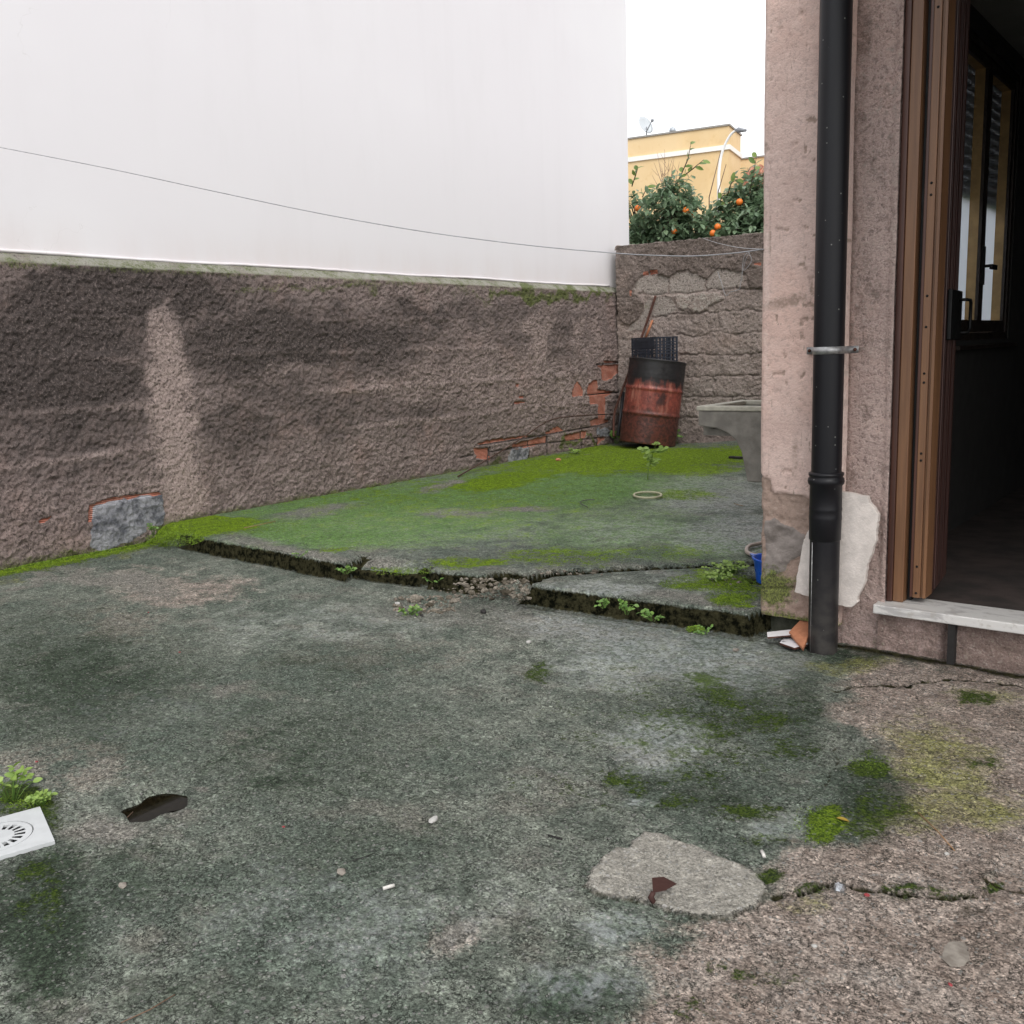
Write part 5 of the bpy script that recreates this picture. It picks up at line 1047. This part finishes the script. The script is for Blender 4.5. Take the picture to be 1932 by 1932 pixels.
m = MB(); q = onyard(1392, 865); m.box((q[0]-.08, q[1]-.03, q[2]), (q[0]+.05, q[1]+.02, q[2]+.02), bev=.004); tag(m.build('dark_scrap', M['darkdebris']), 'dark flat scrap under the far side of the sink', 'scrap')
# rusty metal stub in the repair patch
q = onyard(1236, 1700); vn_ = np.array([FW[0], FW[1], 0]); vn_ /= np.linalg.norm(vn_)
def fp(x, y, back=0.): return tuple(np.array(atP(x, y, q+vn_*back, vn_)))
m = MB(); vs = [fp(1230, 1656), fp(1252, 1654), fp(1277, 1668), fp(1256, 1680), fp(1232, 1685)]; vb = [fp(1232, 1658, .012), fp(1254, 1655, .02), fp(1277, 1667, .03), fp(1257, 1678, .02), fp(1234, 1684, .012)]
m.add(vs+vb, [(0, 1, 2, 3, 4), (9, 8, 7, 6, 5)]+[(i, i+5, (i+1) % 5+5, (i+1) % 5) for i in range(5)])
m.tube([fp(1233, 1683, .004), fp(1228, 1693, 0), fp(1233, 1702, 0), fp(1240, 1714, .004)], [.006, .007, .006, .004], 6)
tag(m.build('rusty_stub', simple('dark_rust', (.045, .014, .010), .8, bump=.3)), 'bent rusty metal stub sticking out of the repair patch', 'stub')

# ================================================================== BACKGROUND
def tree(name, base, blobs, nleaf, label, group, seed, shoots=(), mat='citrus', leaf=.092, oranges=()):
    random.seed(seed); o = empty(name, base, label, 'tree', group); tr = MB(); b = Vector(tuple(base)); cen = Vector(tuple(np.mean([q[:3] for q in blobs], 0)))
    fork = b.lerp(cen, .45); tr.tube([b, b.lerp(fork, .5)+Vector((.03, .02, 0)), fork], [.09, .075, .06], 10)
    for q in blobs:
        c_ = Vector(q[:3]); tr.tube([fork, fork.lerp(c_, .5)+Vector((random.uniform(-.1, .1), 0, .05)), c_], [.045, .03, .012], 8)
        for k in range(7):
            d = Vector((random.gauss(0, 1), random.gauss(0, 1), random.gauss(.3, .8))).normalized(); tr.tube([c_.lerp(fork, .3), c_+d*q[3]*.5, c_+d*q[3]*.9], [.014, .008, .003], 5)
    lf = MB(); yls = []; tot = sum(q[3]**2 for q in blobs)
    for q in blobs:
        n = int(nleaf*q[3]**2/tot); c_ = Vector(q[:3])
        ntw = n//9
        for i in range(ntw):
            d = Vector((random.gauss(0, 1), random.gauss(0, 1), random.gauss(0, 1))).normalized(); r = q[3]*(random.random()**.42)*random.uniform(.8, 1.08)
            p0 = c_+Vector((d.x*r, d.y*r, d.z*r*q[4])); dr = (d+Vector((random.uniform(-.7, .7), random.uniform(-.7, .7), random.uniform(-.2, .9)))).normalized()
            L = random.uniform(.09, .2); tr.tube([p0, p0+dr*L], [.003, .0015], 3, caps=False)
            for k in range(9):
                t = (k+.5)/9; s = random.uniform(.65, 1.15)*leaf; a = random.uniform(0, 6.28); o1 = dr.orthogonal().normalized(); o2 = dr.cross(o1)
                ld = (dr*.55+(o1*math.cos(a)+o2*math.sin(a))).normalized(); ld.z -= .25
                leafpoly(lf, p0+dr*L*t, ld, (random.uniform(-.3, .3), random.uniform(-.3, .3), 1), s, s*.52, .3)
    for pts in shoots:
        yl = MB()
        P_ = [Vector(tuple(x)) for x in pts]; tr.tube(P_, [.007]*(len(P_)-1)+[.002], 5)
        for i in range(1, len(P_)):
            for t in (.15, .5, .85):
                q_ = P_[i-1].lerp(P_[i], t); dd = (P_[i]-P_[i-1]).normalized(); a = random.uniform(0, 6.28); o1 = dd.orthogonal().normalized(); o2 = dd.cross(o1); ld = (dd*.7+(o1*math.cos(a)+o2*math.sin(a))).normalized()
                leafpoly(yl, q_, ld, (random.uniform(-.5, .5), -1, .6), leaf*random.uniform(.9, 1.3), leaf*.6)
        yls.append(yl)
    tr.build('trunk', M['bark'], o); lf.build('crown', M[mat], o)
    for yl in yls: yl.build('young_shoot', M['citrusyoung'], o)
    for p in oranges:
        m = MB(); m.ico(p, .038, sub=3); m.build('orange', M['orange'], o)
    return o
YT = 10.35
def T3(x, y, Y=YT): return tuple(np.array(atY(x, y, Y)))
def bl(x, y, r, zsq=.8, Y=YT): q = T3(x, y, Y); return (q[0], q[1], q[2], r, zsq)
tree('orange_tree', (T3(1270, 500)[0], YT+.1, -.3), [bl(1268, 410, .34, .8, YT-.1), bl(1230, 455, .32), bl(1300, 455, .34), bl(1200, 470, .32, .8, YT+.1), bl(1335, 480, .34), bl(1196, 400, .14, 1, YT+.1), bl(1272, 375, .2, .7)], 5600,
     'orange tree with dark glossy leaves behind the block wall, at the left', 'orange trees behind the block wall', 3,
     shoots=[[T3(1270, 360), T3(1285, 330), T3(1298, 300), T3(1304, 268)], [T3(1290, 332), T3(1308, 318), T3(1328, 301)], [T3(1192, 352), T3(1200, 328), T3(1204, 316)], [T3(1212, 372), T3(1222, 350)]],
     oranges=[T3(1203, 393, YT-.2), T3(1294, 397, YT-.26), T3(1304, 402, YT-.12), T3(1272, 437, YT-.28)])
tree('orange_tree', (T3(1420, 500)[0], YT+.5, -.3), [bl(1400, 405, .30, .8, YT+.2), bl(1440, 380, .36, .9, YT+.3), bl(1370, 430, .30, .7, YT), bl(1430, 440, .36, .8, YT), bl(1490, 420, .4, .9, YT+.2), bl(1395, 460, .3, .7, YT)], 5600,
     'orange tree with dark glossy leaves behind the block wall, beside the pillar', 'orange trees behind the block wall', 4,
     shoots=[[T3(1415, 360), T3(1422, 325), T3(1428, 292)], [T3(1370, 375), T3(1380, 345), T3(1392, 338)], [T3(1350, 400), T3(1362, 372), T3(1372, 360)]],
     oranges=[T3(1395, 381, YT-.12), T3(1345, 440, YT-.36), T3(1354, 428, YT-.28), T3(1363, 437, YT-.14)])
random.seed(77); p = T3(1262, 400, 11.6); o = empty('bare_shrub', (p[0], p[1], -.3), 'bare leafless reddish twigs rising between the orange trees', 'shrub')
m = MB(); b = Vector((p[0], p[1], -.3)); m.tube([b, Vector(p)], [.03, .012], 6)
for (x, y) in ((1240, 288), (1254, 282), (1272, 296), (1234, 307), (1262, 300), (1282, 305), (1246, 310), (1230, 330), (1286, 330)):
    e = Vector(tuple(np.array(atY(x, y, 11.6+random.uniform(-.2, .2))))); md = Vector(p).lerp(e, .5)+Vector((random.uniform(-.03, .03), 0, .03)); m.tube([Vector(p), md, e], [.007, .005, .0015], 5)
    for k in range(3): s = Vector(p).lerp(e, random.uniform(.4, .8)); m.tube([s, s+Vector((random.uniform(-.12, .12), 0, random.uniform(.05, .16)))], [.003, .001], 4)
m.build('branches', simple('red_twig', (.22, .12, .09), .8), o)
for i, (a, b, lb) in enumerate((((1338, 372), (1360, 285), 'thin bare cane leaning left of the street lamp pole'), ((1355, 362), (1370, 310), 'short bare cane right of the street lamp pole'))):
    m = MB(); A_ = np.array(atY(*a, 11.2)); m.tube([(A_[0], A_[1], .5), A_, np.array(atY(*b, 11.2))], [.008, .007, .004], 5); tag(m.build('bare_cane', M['twig']), lb, 'cane')
# ochre building
DB = 38.; cor = CAM+ray(1375, 237)*(DB/np.linalg.norm(ray(1375, 237)))
da = R(-102.2); dl = np.array([math.sin(da), math.cos(da), 0]); dr_ = np.array([math.sin(R(-13)), math.cos(R(-13)), 0])
ob = empty('ochre_building', (cor[0], cor[1], -.3), 'ochre plastered building with a white string course beyond the orange trees', 'building')
def atplane(x, y, P0, d): n = np.array([d[1], -d[0], 0.]); return atP(x, y, P0, n)
lr = float(np.linalg.norm((atplane(1397.5, 261, cor, dr_)-cor)[:2])); Lw = 22.
Mo = Matrix(((dl[0], dr_[0], 0, cor[0]), (dl[1], dr_[1], 0, cor[1]), (0, 0, 1, 0), (0, 0, 0, 1)))
zt_ = cor[2]; zb1 = atP(1375, 273, cor, np.array([dl[1], -dl[0], 0]))[2]; zb0 = atP(1375, 282, cor, np.array([dl[1], -dl[0], 0]))[2]
MB().box((0, 0, -.3), (Lw, lr, zt_), Mo).build('wall', M['ochre'], ob)
MB().box((-.06, -.06, zb0), (Lw, lr+.06, zb1), Mo).build('string_course', M['band'], ob)
MB().box((-.05, -.05, zt_), (Lw, lr+.05, zt_+.06), Mo).build('roof', M['grey'], ob)
P2_ = np.array(cor)+dr_*lr
wt = atplane(1400, 301, P2_+dr_*1.5, dl)
m = MB(); m.box((-9, lr+1.5, -.3), (2, lr+9, wt[2]), Mo); m.build('side_wing', M['ochre'], ob)
m = MB(); m.box((-9, lr+1.45, wt[2]), (2, lr+9, wt[2]+.06), Mo); m.build('wing_roof', M['grey'], ob)
rt_ = atplane(1400, 330, P2_+dr_*.6, dl)[2]; m = MB()
for k in range(22):
    c_ = Vector((-.2-.26*k, lr+.2, rt_-.14)); m.tube([Mo@c_, Mo@(c_+Vector((0, 1.3, .5)))], .12, 8)
m.box((-6.2, lr+.3, rt_-.9), (-.05, lr+1.48, rt_-.16), Mo); tag(m.build('tiled_canopy', M['rooftile'], ob))
chp = atP(1252, 253, cor, np.array([dl[1], -dl[0], 0])); 
Mch = Matrix.Translation((chp[0]+dr_[0]*1.2, chp[1]+dr_[1]*1.2, zt_))
m = MB(); m.box((-.16, -.15, -.05), (.16, .15, .22), Mch); cho = m.build('chimney', M['ochre'], ob)
m = MB(); m.lathe([(.08, .22), (.085, .3), (.12, .31), (.13, .38), (.10, .45), (.04, .49), (0, .495)], 20, Mch); m.build('chimney_cowl', simple('zinc_cowl', (.42, .45, .48), .5, .4), cho)
dpz = np.array(atP(1208, 258, cor, np.array([dl[1], -dl[0], 0])))+dr_*.8; dpz[2] = zt_+.0
di = empty('satellite_dish', dpz, 'white satellite dish on the roof of the ochre building', 'satellite dish')
m = MB(); m.tube([dpz, dpz+np.array([0, 0, .55])], .025, 8); m.build('mast', M['lampg'], di)
Md_ = Matrix.Translation(tuple(dpz+np.array([-.05, 0, .62])))@Matrix.Rotation(R(38), 4, 'Z')@Matrix.Rotation(R(62), 4, 'X')@Matrix.Rotation(R(35), 4, 'Y')@Matrix.Scale(.68, 4)
m = MB(); m.lathe([(0, -.10), (.2, -.085), (.4, -.03), (.52, .02), (.53, .03), (.4, -.015), (.2, -.07), (0, -.085)], 32, Md_); m.build('reflector', simple('dish_enamel', (.50, .53, .55), .4, var=.08), di)
m = MB(); m.tube([Md_@Vector((0, -.5, 0)), Md_@Vector((0, -.1, .55))], .02, 6); m.ico(Md_@Vector((0, -.1, .58)), .07); m.build('feed_arm', M['lampg'], di)
# street lamp
YL = 30.
lp = [np.array(atY(x, y, YL)) for x, y in ((1355, 420), (1356, 365), (1356, 330), (1360, 297), (1367, 275), (1378, 255), (1390, 244.5))]
base = np.array([lp[0][0], YL, -.3]); sl = empty('street_lamp', base, 'curved white street lamp in front of the ochre building', 'street lamp')
m = MB(); m.tube([base]+spline(lp, 6), [.055]*8+list(np.linspace(.055, .035, len(spline(lp, 6))-7)), 12); m.build('pole', M['lampw'], sl)
h0 = np.array(atY(1386, 245, YL)); h1 = np.array(atY(1408, 246, YL)); m = MB(); m.tube([h0, h0+(h1-h0)*.2, h0+(h1-h0)*.3, h1], [.04, .05, .09, .04], 10); m.build('lamp_head', M['lampg'], sl)
print('DONE', len(bpy.data.objects))
